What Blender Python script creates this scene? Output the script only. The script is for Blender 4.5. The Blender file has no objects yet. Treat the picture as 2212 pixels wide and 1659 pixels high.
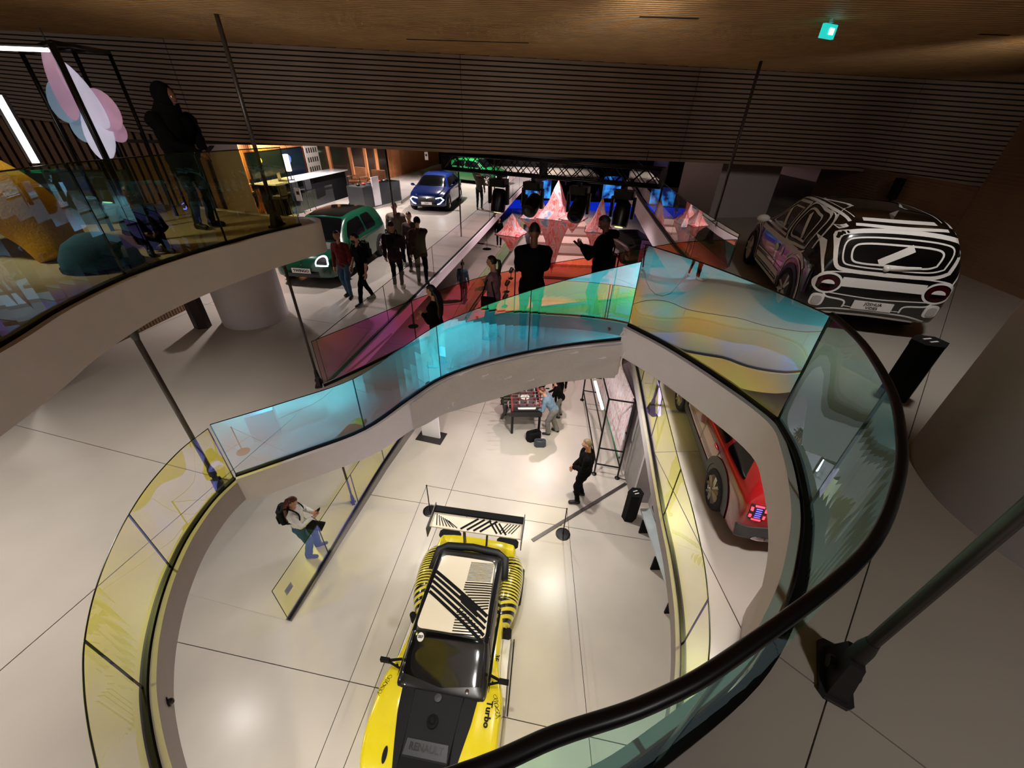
import bpy, bmesh, math, random
import numpy as np
from mathutils import Vector, Matrix, Quaternion
from mathutils.bvhtree import BVHTree
from mathutils.geometry import delaunay_2d_cdt
random.seed(7)
C = bpy.context.scene.collection
PI = math.pi
SC = bpy.context.scene

# ------------------------------------------------------------------ camera
CZ = 7.1                       # eye height above the lowest floor
FPX, CX, CY = 860.0, 1106.0, 829.5
_d = Vector((1068.0 - CX, 2100.0 - CY, FPX)).normalized()
_f = Vector((0, 0, 1)); _f = (_f - _f.dot(_d) * _d).normalized()
_r = _d.cross(_f)
if _r.x < 0: _r = -_r
def _w(v): return Vector((v.dot(_r), v.dot(_f), -v.dot(_d)))
def P(px, py, z):
    """point of the horizontal plane z that was surveyed at (px, py)"""
    v = _w(Vector((px - CX, py - CY, FPX))); t = (z - CZ) / v.z
    return Vector((v.x * t, v.y * t, z))
def PY(px, py, y):
    v = _w(Vector((px - CX, py - CY, FPX))); t = y / v.y
    return Vector((v.x * t, y, CZ + v.z * t))
def HT(p, px, py):
    """height above p of a point measured vertically over p"""
    v = _w(Vector((px - CX, py - CY, FPX)))
    return CZ + v.z * math.hypot(p[0], p[1]) / math.hypot(v.x, v.y) - p[2]
cam = bpy.data.objects.new('camera', bpy.data.cameras.new('camera')); C.objects.link(cam)
_ix, _iy, _iz = _w(Vector((1, 0, 0))), _w(Vector((0, -1, 0))), _w(Vector((0, 0, -1)))
M4 = Matrix.Identity(4)
for i in range(3):
    M4[i][0] = _ix[i]; M4[i][1] = _iy[i]; M4[i][2] = _iz[i]
M4[0][3], M4[1][3], M4[2][3] = 0, 0, CZ
cam.matrix_world = M4
cam.data.sensor_width = 36; cam.data.lens = 36 * FPX / 2212
cam.data.clip_start = 0.03; cam.data.clip_end = 200
SC.camera = cam
SC.view_settings.view_transform = 'Standard'; SC.view_settings.look = 'None'
SC.view_settings.gamma = 1; SC.view_settings.use_curve_mapping = False
SC.view_settings.exposure = 0.7
SC.cycles.max_bounces = 8; SC.cycles.transparent_max_bounces = 32
SC.cycles.glossy_bounces = 4; SC.cycles.diffuse_bounces = 3
SC.cycles.caustics_reflective = False; SC.cycles.caustics_refractive = False
SC.cycles.sample_clamp_indirect = 4
SC.cycles.use_denoising = True
# ------------------------------------------------------------------ world and lights
wd = bpy.data.worlds.new('world'); SC.world = wd; wd.use_nodes = True
wd.node_tree.nodes['Background'].inputs[0].default_value = (1.0, 0.86, 0.76, 1)
wd.node_tree.nodes['Background'].inputs[1].default_value = 0.05
def spot(name, loc, target, watt, col=(1, .93, .84), ang=100, blend=.6, rad=.12):
    l = bpy.data.lights.new(name, 'SPOT'); l.energy = watt; l.color = col
    l.spot_size = math.radians(ang); l.spot_blend = blend; l.shadow_soft_size = rad
    o = bpy.data.objects.new(name, l); C.objects.link(o); o.location = loc
    o.rotation_euler = (Vector(target) - Vector(loc)).to_track_quat('-Z', 'Y').to_euler()
    return o
def area(name, loc, sx, sy, watt, col=(1, .93, .84), rot=(0, 0, 0)):
    l = bpy.data.lights.new(name, 'AREA'); l.energy = watt; l.color = col; l.shape = 'RECTANGLE'
    l.size = sx; l.size_y = sy
    o = bpy.data.objects.new(name, l); C.objects.link(o); o.location = loc; o.rotation_euler = rot
    return o
WARM = (1, .955, .90)
spot('overhead_light', (-.6, 2.4, 7.75), (-.6, 2.4, 0), 380, WARM, 66, .8, .10)
spot('overhead_light', (-.6, -.8, 7.75), (.1, 4.8, 3.7), 120, (.96, .94, 1), 62, .9, .12)  # added fill, aimed at the walkway edge bands to brighten them
for i, (x, y, w) in enumerate([(-4.9, .2, 95), (-4.9, 3.0, 95), (-5.3, 5.0, 30), (-8.5, 2.5, 100), (-9, 6, 100)]):
    spot('balcony_soffit_spot', (x, y, 5.40), (x, y, 0), w, WARM, 130, .7, .08)
for i, (x, y, w) in enumerate([(3.4, 5.2, 130), (3.6, -.6, 110), (2.9, 2.6, 90)]):
    spot('landing_soffit_spot', (x, y, 4.75), (x, y, 0), w, WARM, 130, .6, .08)
for i, (x, y, w) in enumerate([(-.5, -1.6, 280), (-3.5, -2.0, 260), (2.5, -3.4, 260), (-6, -3, 200)]):
    spot('lower_floor_fill', (x, y, 4.7), (x, y, 0), w, WARM, 130, .6, .08)  # added lights, so the film glass mirrors a bright floor under the landing
for i, (x, y, z, w) in enumerate([(-4.9, 2.6, 2.5, 45), (-4.9, 5.6, 2.5, 45), (1.2, 5.9, 3.6, 150), (-1.9, 5.9, 2.7, 90), (.4, 7.2, 3.0, 90), (-3.2, -.8, 2.5, 130), (-5.8, -2.6, 2.5, 130), (-3.0, -3.8, 2.5, 120), (2.6, -1.6, 2.2, 110), (3.6, -4, 2.2, 110), (-7.5, 1.0, 2.5, 90)]):
    spot('soffit_fill', (x, y, z), (x + (.8 if x < -4 else 0), y, 0), w, WARM, 140, .7, .06)  # added lights under walkway and slabs, brightening floors and their reflections
for i, (x, y, w) in enumerate([(-7.5, 11, 270), (-4.2, 13, 230), (-6, 18, 480), (-4, 24, 560), (-9, 22, 800), (-12, 19, 600), (-3, 31, 800), (-8, 30, 800), (2, 41, 900)]):
    spot('hall_spot', (x, y, 6.45), (x, y, 0), w, (1, .89, .86), 125, .6, .1)
for i, (x, y, w) in enumerate([(1.5, 12.5, 600), (.8, 18, 600), (3, 24, 700), (3, 31, 900), (1, 36, 500)]):
    spot('stage_spot', (x, y, 6.4), (x, y, 0), w, (1, .76, .76), 110, .6, .1)
spot('landing_spot', (3.4, 3.0, 7.75), (4.4, 4.2, 5.2), 60, WARM, 100, .7, .08)
spot('landing_spot', (1.6, -1.2, 7.75), (2.0, .3, 5.1), 50, WARM, 110, .8, .1)
spot('balcony_fill', (-5.6, 3.4, 7.75), (-5.0, 4.2, 5.8), 70, WARM, 90, .8, .1)  # added light to lift the dim balcony
for x in (-8, -3.5, 1, 5.5, 10):
    spot('slat_wall_fill', (x, 3.6 + x * .19, 7.7), (x + .3, 8.4 + x * .19, 7.15), 60, (1, .88, .78), 75, 1, .3)  # added fill lights that brighten the slatted wall
spot('hall_wall_fill', (-10.8, 20.5, 6.4), (-13.5, 24.5, 4.2), 700, (1, .86, .76), 110, .7, .1)  # added light that brightens the orange oak wall

# ------------------------------------------------------------------ materials
def lin(c):
    return tuple(((x / 12.92) if x <= .04045 else ((x + .055) / 1.055) ** 2.4) for x in c)
def hx(s): return lin(tuple(int(s[i:i + 2], 16) / 255 for i in (0, 2, 4)))
_M = {}
def mat(name, col, rough=.6, metal=0., var=.08, scale=6., bump=0., emit=None, es=0., coat=0., spec=.5, alpha=None):
    if name in _M: return _M[name]
    m = bpy.data.materials.new(name); m.use_nodes = True; _M[name] = m
    nt = m.node_tree; b = nt.nodes['Principled BSDF']
    c = hx(col) if isinstance(col, str) else col
    tc = nt.nodes.new('ShaderNodeTexCoord'); nz = nt.nodes.new('ShaderNodeTexNoise')
    nz.inputs['Scale'].default_value = scale; nz.inputs['Detail'].default_value = 4
    nt.links.new(tc.outputs['Object'], nz.inputs['Vector'])
    rp = nt.nodes.new('ShaderNodeValToRGB')
    rp.color_ramp.elements[0].position = .3; rp.color_ramp.elements[1].position = .7
    rp.color_ramp.elements[0].color = tuple(x * (1 - var) for x in c) + (1,)
    rp.color_ramp.elements[1].color = tuple(min(1, x * (1 + var)) for x in c) + (1,)
    nt.links.new(nz.outputs['Fac'], rp.inputs['Fac']); nt.links.new(rp.outputs['Color'], b.inputs['Base Color'])
    b.inputs['Roughness'].default_value = rough; b.inputs['Metallic'].default_value = metal
    b.inputs['Coat Weight'].default_value = coat; b.inputs['Coat Roughness'].default_value = .05
    b.inputs['Specular IOR Level'].default_value = spec
    if emit:
        b.inputs['Emission Color'].default_value = (hx(emit) if isinstance(emit, str) else emit) + (1,)
        b.inputs['Emission Strength'].default_value = es
    if bump:
        bp = nt.nodes.new('ShaderNodeBump'); bp.inputs['Strength'].default_value = bump; bp.inputs['Distance'].default_value = .01
        nt.links.new(nz.outputs['Fac'], bp.inputs['Height']); nt.links.new(bp.outputs['Normal'], b.inputs['Normal'])
    return m
def dichroic(name, ramp, refl=.8, noise=.08, rough=.0, rcol=None, gam=1.0):
    """film-coated glass: passes one colour, mirrors the complement; both turn with the angle of view"""
    m = bpy.data.materials.new(name); m.use_nodes = True; nt = m.node_tree; nt.nodes.clear()
    N = nt.nodes.new; L = nt.links.new
    out = N('ShaderNodeOutputMaterial'); lw = N('ShaderNodeLayerWeight'); lw.inputs['Blend'].default_value = .5
    tc = N('ShaderNodeTexCoord'); nz = N('ShaderNodeTexNoise'); nz.inputs['Scale'].default_value = 1.3; nz.inputs['Detail'].default_value = 3
    L(tc.outputs['Object'], nz.inputs['Vector'])
    sb = N('ShaderNodeMath'); sb.operation = 'SUBTRACT'; L(nz.outputs['Fac'], sb.inputs[0]); sb.inputs[1].default_value = .5
    ml = N('ShaderNodeMath'); ml.operation = 'MULTIPLY_ADD'; L(sb.outputs[0], ml.inputs[0]); ml.inputs[1].default_value = noise * 4
    L(lw.outputs['Facing'], ml.inputs[2])
    rp = N('ShaderNodeValToRGB'); el = rp.color_ramp.elements
    el[0].position = ramp[0][0]; el[0].color = tuple(ramp[0][1]) + (1,)
    el[1].position = ramp[-1][0]; el[1].color = tuple(ramp[-1][1]) + (1,)
    for p, c in ramp[1:-1]:
        e = el.new(p); e.color = tuple(c) + (1,)
    L(ml.outputs[0], rp.inputs['Fac'])
    inv = N('ShaderNodeInvert'); L(rp.outputs['Color'], inv.inputs['Color'])
    mx = N('ShaderNodeMix'); mx.data_type = 'RGBA'; mx.blend_type = 'MULTIPLY'; mx.inputs[0].default_value = 1
    gm = N('ShaderNodeGamma'); gm.inputs[1].default_value = gam; L(inv.outputs['Color'], gm.inputs[0]); L(gm.outputs[0], mx.inputs[6])
    if rcol: nt.links.remove(mx.inputs[6].links[0]); mx.inputs[6].default_value = tuple(rcol) + (1,)
    mx.inputs[7].default_value = (refl, refl, refl, 1)
    ad = N('ShaderNodeMix'); ad.data_type = 'RGBA'; ad.blend_type = 'ADD'; ad.inputs[0].default_value = 1
    L(mx.outputs[2], ad.inputs[6]); ad.inputs[7].default_value = (.02, .02, .02, 1)
    # colour passed per surface is the root of the whole pane's
    g = N('ShaderNodeGamma'); g.inputs[1].default_value = .5; L(rp.outputs['Color'], g.inputs[0])
    tr = N('ShaderNodeBsdfTransparent'); L(g.outputs[0], tr.inputs[0])
    gl = N('ShaderNodeBsdfGlossy'); gl.inputs['Roughness'].default_value = rough; L(ad.outputs[2], gl.inputs['Color'])
    a = N('ShaderNodeAddShader'); L(tr.outputs[0], a.inputs[0])
    geo = N('ShaderNodeNewGeometry'); mixb = N('ShaderNodeMixShader')   # the film is on the outer face only
    blk = N('ShaderNodeBsdfTransparent'); blk.inputs[0].default_value = (0, 0, 0, 1)
    L(geo.outputs['Backfacing'], mixb.inputs[0]); L(gl.outputs[0], mixb.inputs[1]); L(blk.outputs[0], mixb.inputs[2])
    L(mixb.outputs[0], a.inputs[1]); L(a.outputs[0], out.inputs['Surface'])
    return m
# ------------------------------------------------------------------ mesh helpers
def tag(o, label=None, cat=None, group=None, kind=None):
    if label: o['label'] = label
    if cat: o['category'] = cat
    if group: o['group'] = group
    if kind: o['kind'] = kind
    return o
def thing(name, label, cat, loc=(0, 0, 0), rz=0, group=None):
    o = bpy.data.objects.new(name, None); C.objects.link(o); o.location = loc; o.rotation_euler = (0, 0, rz)
    o.empty_display_size = .1
    return tag(o, label, cat, group)
def mobj(name, verts, faces, m, parent=None, smooth=False, loc=None, rot=None, mats=None, fm=None):
    me = bpy.data.meshes.new(name); me.from_pydata([tuple(v) for v in verts], [], faces); me.update()
    o = bpy.data.objects.new(name, me); C.objects.link(o)
    for k in (mats or [m]): me.materials.append(k)
    if fm: me.polygons.foreach_set('material_index', fm)
    if smooth: me.polygons.foreach_set('use_smooth', [True] * len(me.polygons))
    if parent: o.parent = parent
    if loc is not None: o.location = loc
    if rot is not None: o.rotation_euler = rot
    return o
class MB:
    def __init__(s): s.v = []; s.f = []; s.mi = []; s.cur = 0
    def add(s, v, f):
        n = len(s.v); s.v += [tuple(x) for x in v]; s.f += [tuple(i + n for i in q) for q in f]; s.mi += [s.cur] * len(f); return s
    def box(s, c, d, rz=0, M=None, bev=0):
        hx_, hy, hz = d[0] / 2, d[1] / 2, d[2] / 2; b = min(bev, hx_ * .9, hy * .9)
        if b > 0:
            ring = [(-hx_ + b, -hy), (hx_ - b, -hy), (hx_, -hy + b), (hx_, hy - b), (hx_ - b, hy), (-hx_ + b, hy), (-hx_, hy - b), (-hx_, -hy + b)]
        else: ring = [(-hx_, -hy), (hx_, -hy), (hx_, hy), (-hx_, hy)]
        n = len(ring)
        R = Matrix.Rotation(rz, 3, 'Z') if M is None else M
        vs = [R @ Vector((x, y, -hz)) + Vector(c) for x, y in ring] + [R @ Vector((x, y, hz)) + Vector(c) for x, y in ring]
        return s.add(vs, [tuple(range(n))[::-1], tuple(range(n, 2 * n))] + [(i, (i + 1) % n, (i + 1) % n + n, i + n) for i in range(n)])
    def tube(s, pts, r, seg=8, cap=True, flat=1.):
        pts = [Vector(p) for p in pts]; n = len(pts); rs = r if isinstance(r, (list, tuple)) else [r] * n
        vs = []; up = None
        for i, p in enumerate(pts):
            t = (pts[min(i + 1, n - 1)] - pts[max(i - 1, 0)]).normalized()
            if up is None: up = t.orthogonal().normalized() if abs(t.z) > .95 else t.cross(Vector((0, 0, 1))).normalized()
            up = (up - up.dot(t) * t).normalized(); w = t.cross(up)
            for k in range(seg):
                a = 2 * PI * k / seg; vs.append(p + (up * math.cos(a) + w * math.sin(a) * flat) * rs[i])
        fs = [(i * seg + k, i * seg + (k + 1) % seg, (i + 1) * seg + (k + 1) % seg, (i + 1) * seg + k) for i in range(n - 1) for k in range(seg)]
        if cap: fs += [tuple(range(seg))[::-1], tuple(range((n - 1) * seg, n * seg))]
        return s.add(vs, fs)
    def lathe(s, prof, seg=20, c=(0, 0, 0), M=None):
        R = M or Matrix.Identity(3); vs = []; n = len(prof)
        for r, z in prof:
            for k in range(seg):
                a = 2 * PI * k / seg; vs.append(R @ Vector((r * math.cos(a), r * math.sin(a), z)) + Vector(c))
        fs = [(i * seg + k, i * seg + (k + 1) % seg, (i + 1) * seg + (k + 1) % seg, (i + 1) * seg + k) for i in range(n - 1) for k in range(seg)]
        fs += [tuple(range(seg))[::-1], tuple(range((n - 1) * seg, n * seg))]
        return s.add(vs, fs)
    def ball(s, c, r, seg=12, rings=8, M=None):
        rx, ry, rz = (r, r, r) if not isinstance(r, (tuple, list)) else r
        R = M or Matrix.Identity(3); vs = []
        for i in range(1, rings):
            t = PI * i / rings
            for k in range(seg):
                a = 2 * PI * k / seg
                vs.append(R @ Vector((rx * math.sin(t) * math.cos(a), ry * math.sin(t) * math.sin(a), rz * math.cos(t))) + Vector(c))
        n = len(vs); vs += [R @ Vector((0, 0, rz)) + Vector(c), R @ Vector((0, 0, -rz)) + Vector(c)]
        fs = [(i * seg + k, (i + 1) * seg + k, (i + 1) * seg + (k + 1) % seg, i * seg + (k + 1) % seg) for i in range(rings - 2) for k in range(seg)]
        fs += [(n, k, (k + 1) % seg) for k in range(seg)] + [(n + 1, (rings - 2) * seg + (k + 1) % seg, (rings - 2) * seg + k) for k in range(seg)]
        return s.add(vs, fs)
    def prism(s, poly, z0, z1):
        """poly: list of (x,y) or (x,y,zoff); top and bottom filled by triangulation"""
        n = len(poly); zz = [(p[2] if len(p) > 2 else 0) for p in poly]
        vs = [(p[0], p[1], z0 + zz[i]) for i, p in enumerate(poly)] + [(p[0], p[1], z1 + zz[i]) for i, p in enumerate(poly)]
        r = delaunay_2d_cdt([Vector(p[:2]) for p in poly], [], [tuple(range(n))], 1, 1e-6)
        mp = {}
        for i, o in enumerate(r[3]):
            mp[i] = o[0] if o else 0
        top = [tuple(mp[i] for i in f) for f in r[2]]
        ar = sum(poly[i][0] * poly[(i + 1) % n][1] - poly[(i + 1) % n][0] * poly[i][1] for i in range(n))
        fs = []
        for f in top:
            a, b, c = [Vector(poly[i][:2]) for i in f[:3]]
            if (b - a).cross(c - a) < 0: f = f[::-1]
            fs.append(tuple(i + n for i in f)); fs.append(tuple(f[::-1]))
        for i in range(n):
            j = (i + 1) % n
            fs.append((i, j, j + n, i + n) if ar > 0 else (j, i, i + n, j + n))
        return s.add(vs, fs)
    def wall(s, path, zb, zt, th, closed=False):
        """upright band along path with per-point bottom/top heights"""
        n = len(path); p = [Vector(q[:2]) for q in path]
        zb = zb if isinstance(zb, (list, tuple)) else [zb] * n; zt = zt if isinstance(zt, (list, tuple)) else [zt] * n
        vs = []
        for i in range(n):
            t = (p[min(i + 1, n - 1)] - p[max(i - 1, 0)]).normalized(); nn = Vector((-t.y, t.x)) * th / 2
            for q, z in ((p[i] - nn, zb[i]), (p[i] + nn, zb[i]), (p[i] + nn, zt[i]), (p[i] - nn, zt[i])): vs.append((q.x, q.y, z))
        fs = []
        for i in range(n - 1):
            a = i * 4; b = a + 4
            fs += [(a, b, b + 3, a + 3), (a + 1, a + 2, b + 2, b + 1), (a + 3, b + 3, b + 2, a + 2), (a, a + 1, b + 1, b)]
        fs += [(0, 3, 2, 1), (n * 4 - 4, n * 4 - 3, n * 4 - 2, n * 4 - 1)]
        return s.add(vs, fs)
    def build(s, name, m, parent=None, smooth=False, **k):
        mats = m if isinstance(m, list) else [m]
        return mobj(name, s.v, s.f, None, parent, smooth, mats=mats, fm=s.mi, **k)
def autosmooth(o, deg=35):
    me = o.data; me.polygons.foreach_set('use_smooth', [True] * len(me.polygons))
    try: me.set_sharp_from_angle(angle=math.radians(deg))
    except Exception: pass
    return o
def struct(o, label=None):
    o['kind'] = 'structure'
    if label: o['label'] = label
    return o
def copy_tree(o, parent=None):
    c = o.copy(); C.objects.link(c); c.parent = parent
    for ch in list(o.children): copy_tree(ch, c)
    return c
def spline(pts, n=8):
    """Catmull-Rom through points (any dimension)"""
    pts = [np.array(p, float) for p in pts]; out = []
    for i in range(len(pts) - 1):
        p0 = pts[max(i - 1, 0)]; p1 = pts[i]; p2 = pts[i + 1]; p3 = pts[min(i + 2, len(pts) - 1)]
        for k in range(n):
            t = k / n
            out.append(tuple(.5 * (2 * p1 + (p2 - p0) * t + (2 * p0 - 5 * p1 + 4 * p2 - p3) * t * t + (3 * p1 - p0 - 3 * p2 + p3) * t ** 3)))
    out.append(tuple(pts[-1])); return out
def textmesh(s, size=.1, ext=.002, bold=False):
    cu = bpy.data.curves.new('txt', 'FONT'); cu.body = s; cu.size = size; cu.extrude = ext; cu.align_x = 'CENTER'; cu.align_y = 'CENTER'
    cu.resolution_u = 2
    if bold: cu.offset = size * .025
    o = bpy.data.objects.new('txt', cu); C.objects.link(o)
    dg = bpy.context.evaluated_depsgraph_get(); me = bpy.data.meshes.new_from_object(o.evaluated_get(dg))
    v = [tuple(x.co) for x in me.vertices]; f = [tuple(p.vertices) for p in me.polygons]
    bpy.data.objects.remove(o); bpy.data.meshes.remove(me); return v, f
def text(name, s, size, m, M, parent=None, bold=False, ext=.002):
    v, f = textmesh(s, size, ext, bold)
    return mobj(name, [M @ Vector(x) for x in v], f, m, parent)
# ------------------------------------------------------------------ palette
CONC = mat('polished_concrete', 'c4bbb0', .30, var=.15, scale=.5, bump=.03)
CONC2 = mat('polished_concrete_upper', 'beb5ab', .34, var=.15, scale=.45, bump=.03)
JOINT = mat('joint_filler', '4a423b', .8)
WHITE = mat('white_plaster', 'e9e4ec', .6, var=.02)
GREYP = mat('grey_plaster', 'b4acae', .7, var=.03)
SOFFIT = mat('dark_soffit', '3a322d', .8)
WOODC = mat('ceiling_oak', 'b8915f', .55, var=.14, scale=4)
WOODS = mat('slat_oak', '86705e', .5, var=.08, scale=3)
WOODW = mat('wall_oak', '8a6a50', .55, var=.1, scale=3)
WOODO = mat('orange_oak', 'd08a58', .5, var=.1, scale=3)
DARK = mat('slat_backing', '0d0908', .9)
BLACK = mat('black_metal', '0b0b0c', .35, var=.05, metal=.3)
BLACKM = mat('matt_black', '0a0a0b', .75, var=.05, spec=.2)
STEEL = mat('grey_steel', '57514f', .4, metal=.6, var=.05)
DSTEEL = mat('dark_steel', '3a3637', .45, metal=.4, var=.05)
CHROME = mat('chrome', 'd8d8da', .12, metal=1., var=.02)
ALU = mat('aluminium_channel', '8b8681', .3, metal=.8, var=.05)
G_YEL = dichroic('yellow_film_glass', [(0, (.92, .90, .26)), (.25, (.92, .87, .14)), (.42, (.90, .84, .12)), (.6, (.86, .84, .24)), (1, (.8, .92, .6))], refl=.5, noise=.08)
G_CYA = dichroic('blue_mirror_film_glass', [(0, (.25, .35, .12)), (.05, (.60, .30, .10)), (.12, (.88, .30, .08)), (.165, (.92, .40, .16)), (.20, (.96, .72, .56)), (.24, (.99, .90, .80)), (.40, (.97, .82, .38)), (.6, (.95, .85, .4)), (1, (.4, .9, .9))], refl=1.5, noise=.018, gam=1.35)
G_CY2 = dichroic('cyan_to_amber_film_glass', [(0, (.60, .25, .04)), (.18, (.85, .26, .06)), (.235, (.85, .32, .10)), (.255, (.58, .40, .40)), (.28, (.25, .38, .76)), (.31, (.30, .22, .82)), (.36, (.50, .30, .70)), (.48, (.85, .50, .50)), (1, (.4, .9, .9))], refl=1.3, noise=.035, gam=1.2)
G_MIR = dichroic('half_mirror_glass', [(0, (.62, .60, .58)), (.5, (.6, .58, .62)), (1, (.5, .5, .5))], refl=.95, noise=.05)
G_RED = dichroic('magenta_film_glass', [(0, (.95, .28, .10)), (.10, (.98, .18, .22)), (.18, (.88, .20, .70)), (.28, (.50, .30, .95)), (.40, (.30, .62, .70)), (.6, (.5, .9, .5)), (1, (.9, .9, .3))], refl=.35, noise=.05)
G_CLR = dichroic('faint_film_glass', [(0, (.88, .86, .80)), (.3, (.86, .86, .72)), (.6, (.84, .78, .86)), (1, (.7, .8, .9))], refl=.3, noise=.12)
G_TEAL = dichroic('teal_film_glass', [(0, (.40, .72, .68)), (.3, (.46, .80, .72)), (.6, (.55, .85, .70)), (1, (.6, .9, .8))], refl=.6, noise=.10, rcol=(.35, .55, .75))
G_BAL = dichroic('amber_film_glass', [(0, (.70, .64, .22)), (.2, (.75, .64, .20)), (.4, (.60, .62, .35)), (.7, (.5, .5, .5)), (1, (.5, .7, .7))], refl=.55, noise=.06, rcol=(.15, .60, .95))
Z1, ZR, ZP, ZB, ZCEIL = 2.9, 2.5, 5.15, 5.8, 7.9
# ------------------------------------------------------------------ paths
BF = [(-3.7, 3.71, 4.15), (-2.95, 4.12, 4.08), (-2.18, 4.51, 3.95), (-1.6, 4.95, 3.7), (-1.1, 5.14, 3.42), (-.45, 5.06, 3.08), (.21, 4.8, 2.72), (.78, 4.47, 2.4), (1.3, 4.12, 2.12)]
BB = [(-3.35, 5.8, 4.1), (-2.81, 6.25, 4.0), (-1.94, 7.05, 3.85), (-.86, 7.57, 3.6), (.0, 7.66, 3.4), (.85, 7.59, 3.2), (1.85, 7.22, 2.9), (2.7, 6.85, 2.6), (3.42, 6.42, 2.42)]
PB = [(1.3, 4.12), (1.62, 3.62), (1.9, 3.02), (2.09, 2.46), (2.01, 2.07), (1.81, 1.6), (1.6, 1.27), (1.37, .99), (1.04, .70), (.55, .43), (.32, .33), (.11, .27), (-.1, .20), (-.6, .08), (-1.3, -.05), (-2.2, -.2)]
LB = [(-3.73, 3.70), (-3.80, 3.32), (-3.77, 2.83), (-3.67, 2.42), (-3.53, 2.05), (-3.33, 1.66), (-3.10, 1.32), (-2.88, 1.07), (-2.63, .83), (-2.3, .55), (-1.9, .2), (-1.5, -.3), (-1.2, -1)]
RY = [(2.78, 7.7), (2.67, 6.88), (2.42, 5.2), (2.19, 3.64), (2.11, 3.0), (2.0, 2.39), (1.89, 1.98), (1.77, 1.64), (1.62, 1.33), (1.35, .8), (1.1, .1), (1.0, -1)]
AP = [(-3.4, 6.05), (-3.0, 8.7), (-2.5, 12), (-1.3, 20), (.1, 30), (1.2, 35.5), (2.6, 37.8), (5, 38.5)]
EP = [(3.45, 6.45), (3.55, 8.2), (3.72, 10), (4.38, 15.2), (5.2, 21)]
SP = [(-3.61, 3.23), (-3.39, 4.4), (-3.19, 5.54), (-2.97, 6.73), (-2.6, 8.29), (-2.22, 9.6)]
SP2 = [(-2.2, 11.3), (-1.89, 14.86), (-1.19, 18.92), (-.39, 23.62), (.6, 29)]
BAL = [(-2.9, .6), (-3.08, 1.3), (-3.25, 2.16), (-3.41, 2.73), (-3.49, 3.44), (-3.41, 4.08), (-3.27, 4.57), (-3.1, 5.05), (-2.88, 5.53)]
BALK = [(-2.8, 5.75), (-2.95, 5.95), (-3.3, 5.95), (-4.1, 6.2), (-4.92, 6.45), (-6.8, 7.0), (-9, 7.2)]
def deck_at(x, y):
    """height of the ramp deck at a plan point"""
    best = None
    F = spline(BF, 6); B = spline(BB, 6)
    for a, b in zip(F, B):
        a2 = np.array(a[:2]); d = np.array(b[:2]) - a2; t = max(0, min(1, ((np.array((x, y)) - a2) @ d) / (d @ d)))
        q = a2 + d * t; e = float(np.hypot(*(q - (x, y))))
        if best is None or e < best[0]: best = (e, CZ - (a[2] + (b[2] - a[2]) * t))
    return best[1]
# ------------------------------------------------------------------ floors made of cast bays with cut joints
def bays(name, outline, z, th, m, angle, sx, sy, ox, oy, label, gap=.012, under=None):
    root = struct(thing(name, label, None)); del root['kind']; root['kind'] = 'structure'
    ca, sa = math.cos(angle), math.sin(angle)
    loc = [((x - ox) * ca + (y - oy) * sa, -(x - ox) * sa + (y - oy) * ca) for x, y in outline]
    xs = [p[0] for p in loc]; ys = [p[1] for p in loc]
    def clip(poly, axis, val, keep_gt):
        out = []
        for i in range(len(poly)):
            a, b = poly[i], poly[(i + 1) % len(poly)]
            ia = (a[axis] > val) == keep_gt; ib = (b[axis] > val) == keep_gt
            if ia: out.append(a)
            if ia != ib:
                t = (val - a[axis]) / (b[axis] - a[axis]); out.append((a[0] + (b[0] - a[0]) * t, a[1] + (b[1] - a[1]) * t))
        return out
    i0, i1 = math.floor(min(xs) / sx), math.ceil(max(xs) / sx); j0, j1 = math.floor(min(ys) / sy), math.ceil(max(ys) / sy)
    for i in range(i0, i1):
        for j in range(j0, j1):
            q = loc
            for ax, v, g in ((0, i * sx + gap / 2, True), (0, (i + 1) * sx - gap / 2, False), (1, j * sy + gap / 2, True), (1, (j + 1) * sy - gap / 2, False)):
                q = clip(q, ax, v, g)
                if len(q) < 3: break
            if len(q) < 3: continue
            w = []
            for p in q:
                wq = (ox + p[0] * ca - p[1] * sa, oy + p[0] * sa + p[1] * ca)
                if not w or math.hypot(wq[0] - w[-1][0], wq[1] - w[-1][1]) > 1e-4: w.append(wq)
            if len(w) < 3: continue
            ar = abs(sum(w[k][0] * w[(k + 1) % len(w)][1] - w[(k + 1) % len(w)][0] * w[k][1] for k in range(len(w)))) / 2
            if ar < .02: continue
            try: MB().prism(w, z - th, z).build('bay', m, root)
            except Exception: pass
    return root
fl = bays('floor', [(-14, -5), (13, -5), (13, 44), (-14, 44)], 0, .12, CONC, math.radians(-9), 6.2, 3.35, -1.73 + .35, 5.65, 'pale polished concrete lowest floor with cut joints')
MB().box((-.5, 19.5, -.17), (28, 50, .1)).build('joint_bed', JOINT, fl)
L1poly = [(-16, 44), (-16, -5), (-1.2, -5)] + LB[::-1] + [(-3.7, 3.71), (-3.37, 5.75)] + AP + [(7, 38.6), (7, 44)]
f1 = bays('floor', L1poly, Z1, .06, CONC2, math.radians(-14), 5.2, 4.6, -3.9, 3.7, 'pale concrete middle floor on the left of the opening')
MB().prism(L1poly, Z1 - .30, Z1 - .062).build('slab', JOINT, f1)
RFpoly = [(12, -5), (12, 9), (2.85, 9), (2.80, 7.9)] + RY[1:] + [(1.0, -5)]
f2 = bays('floor', RFpoly, ZR, .06, CONC2, math.radians(4), 5.2, 4.6, 2.4, 4.9, 'pale concrete floor on the right under the red car')
MB().prism(RFpoly, ZR - .25, ZR - .062).build('slab', WHITE, f2)
LO = P(1790, 1500, ZP); _l2 = P(2000, 1659, ZP); LA = math.atan2(_l2.y - LO.y, _l2.x - LO.x)
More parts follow.
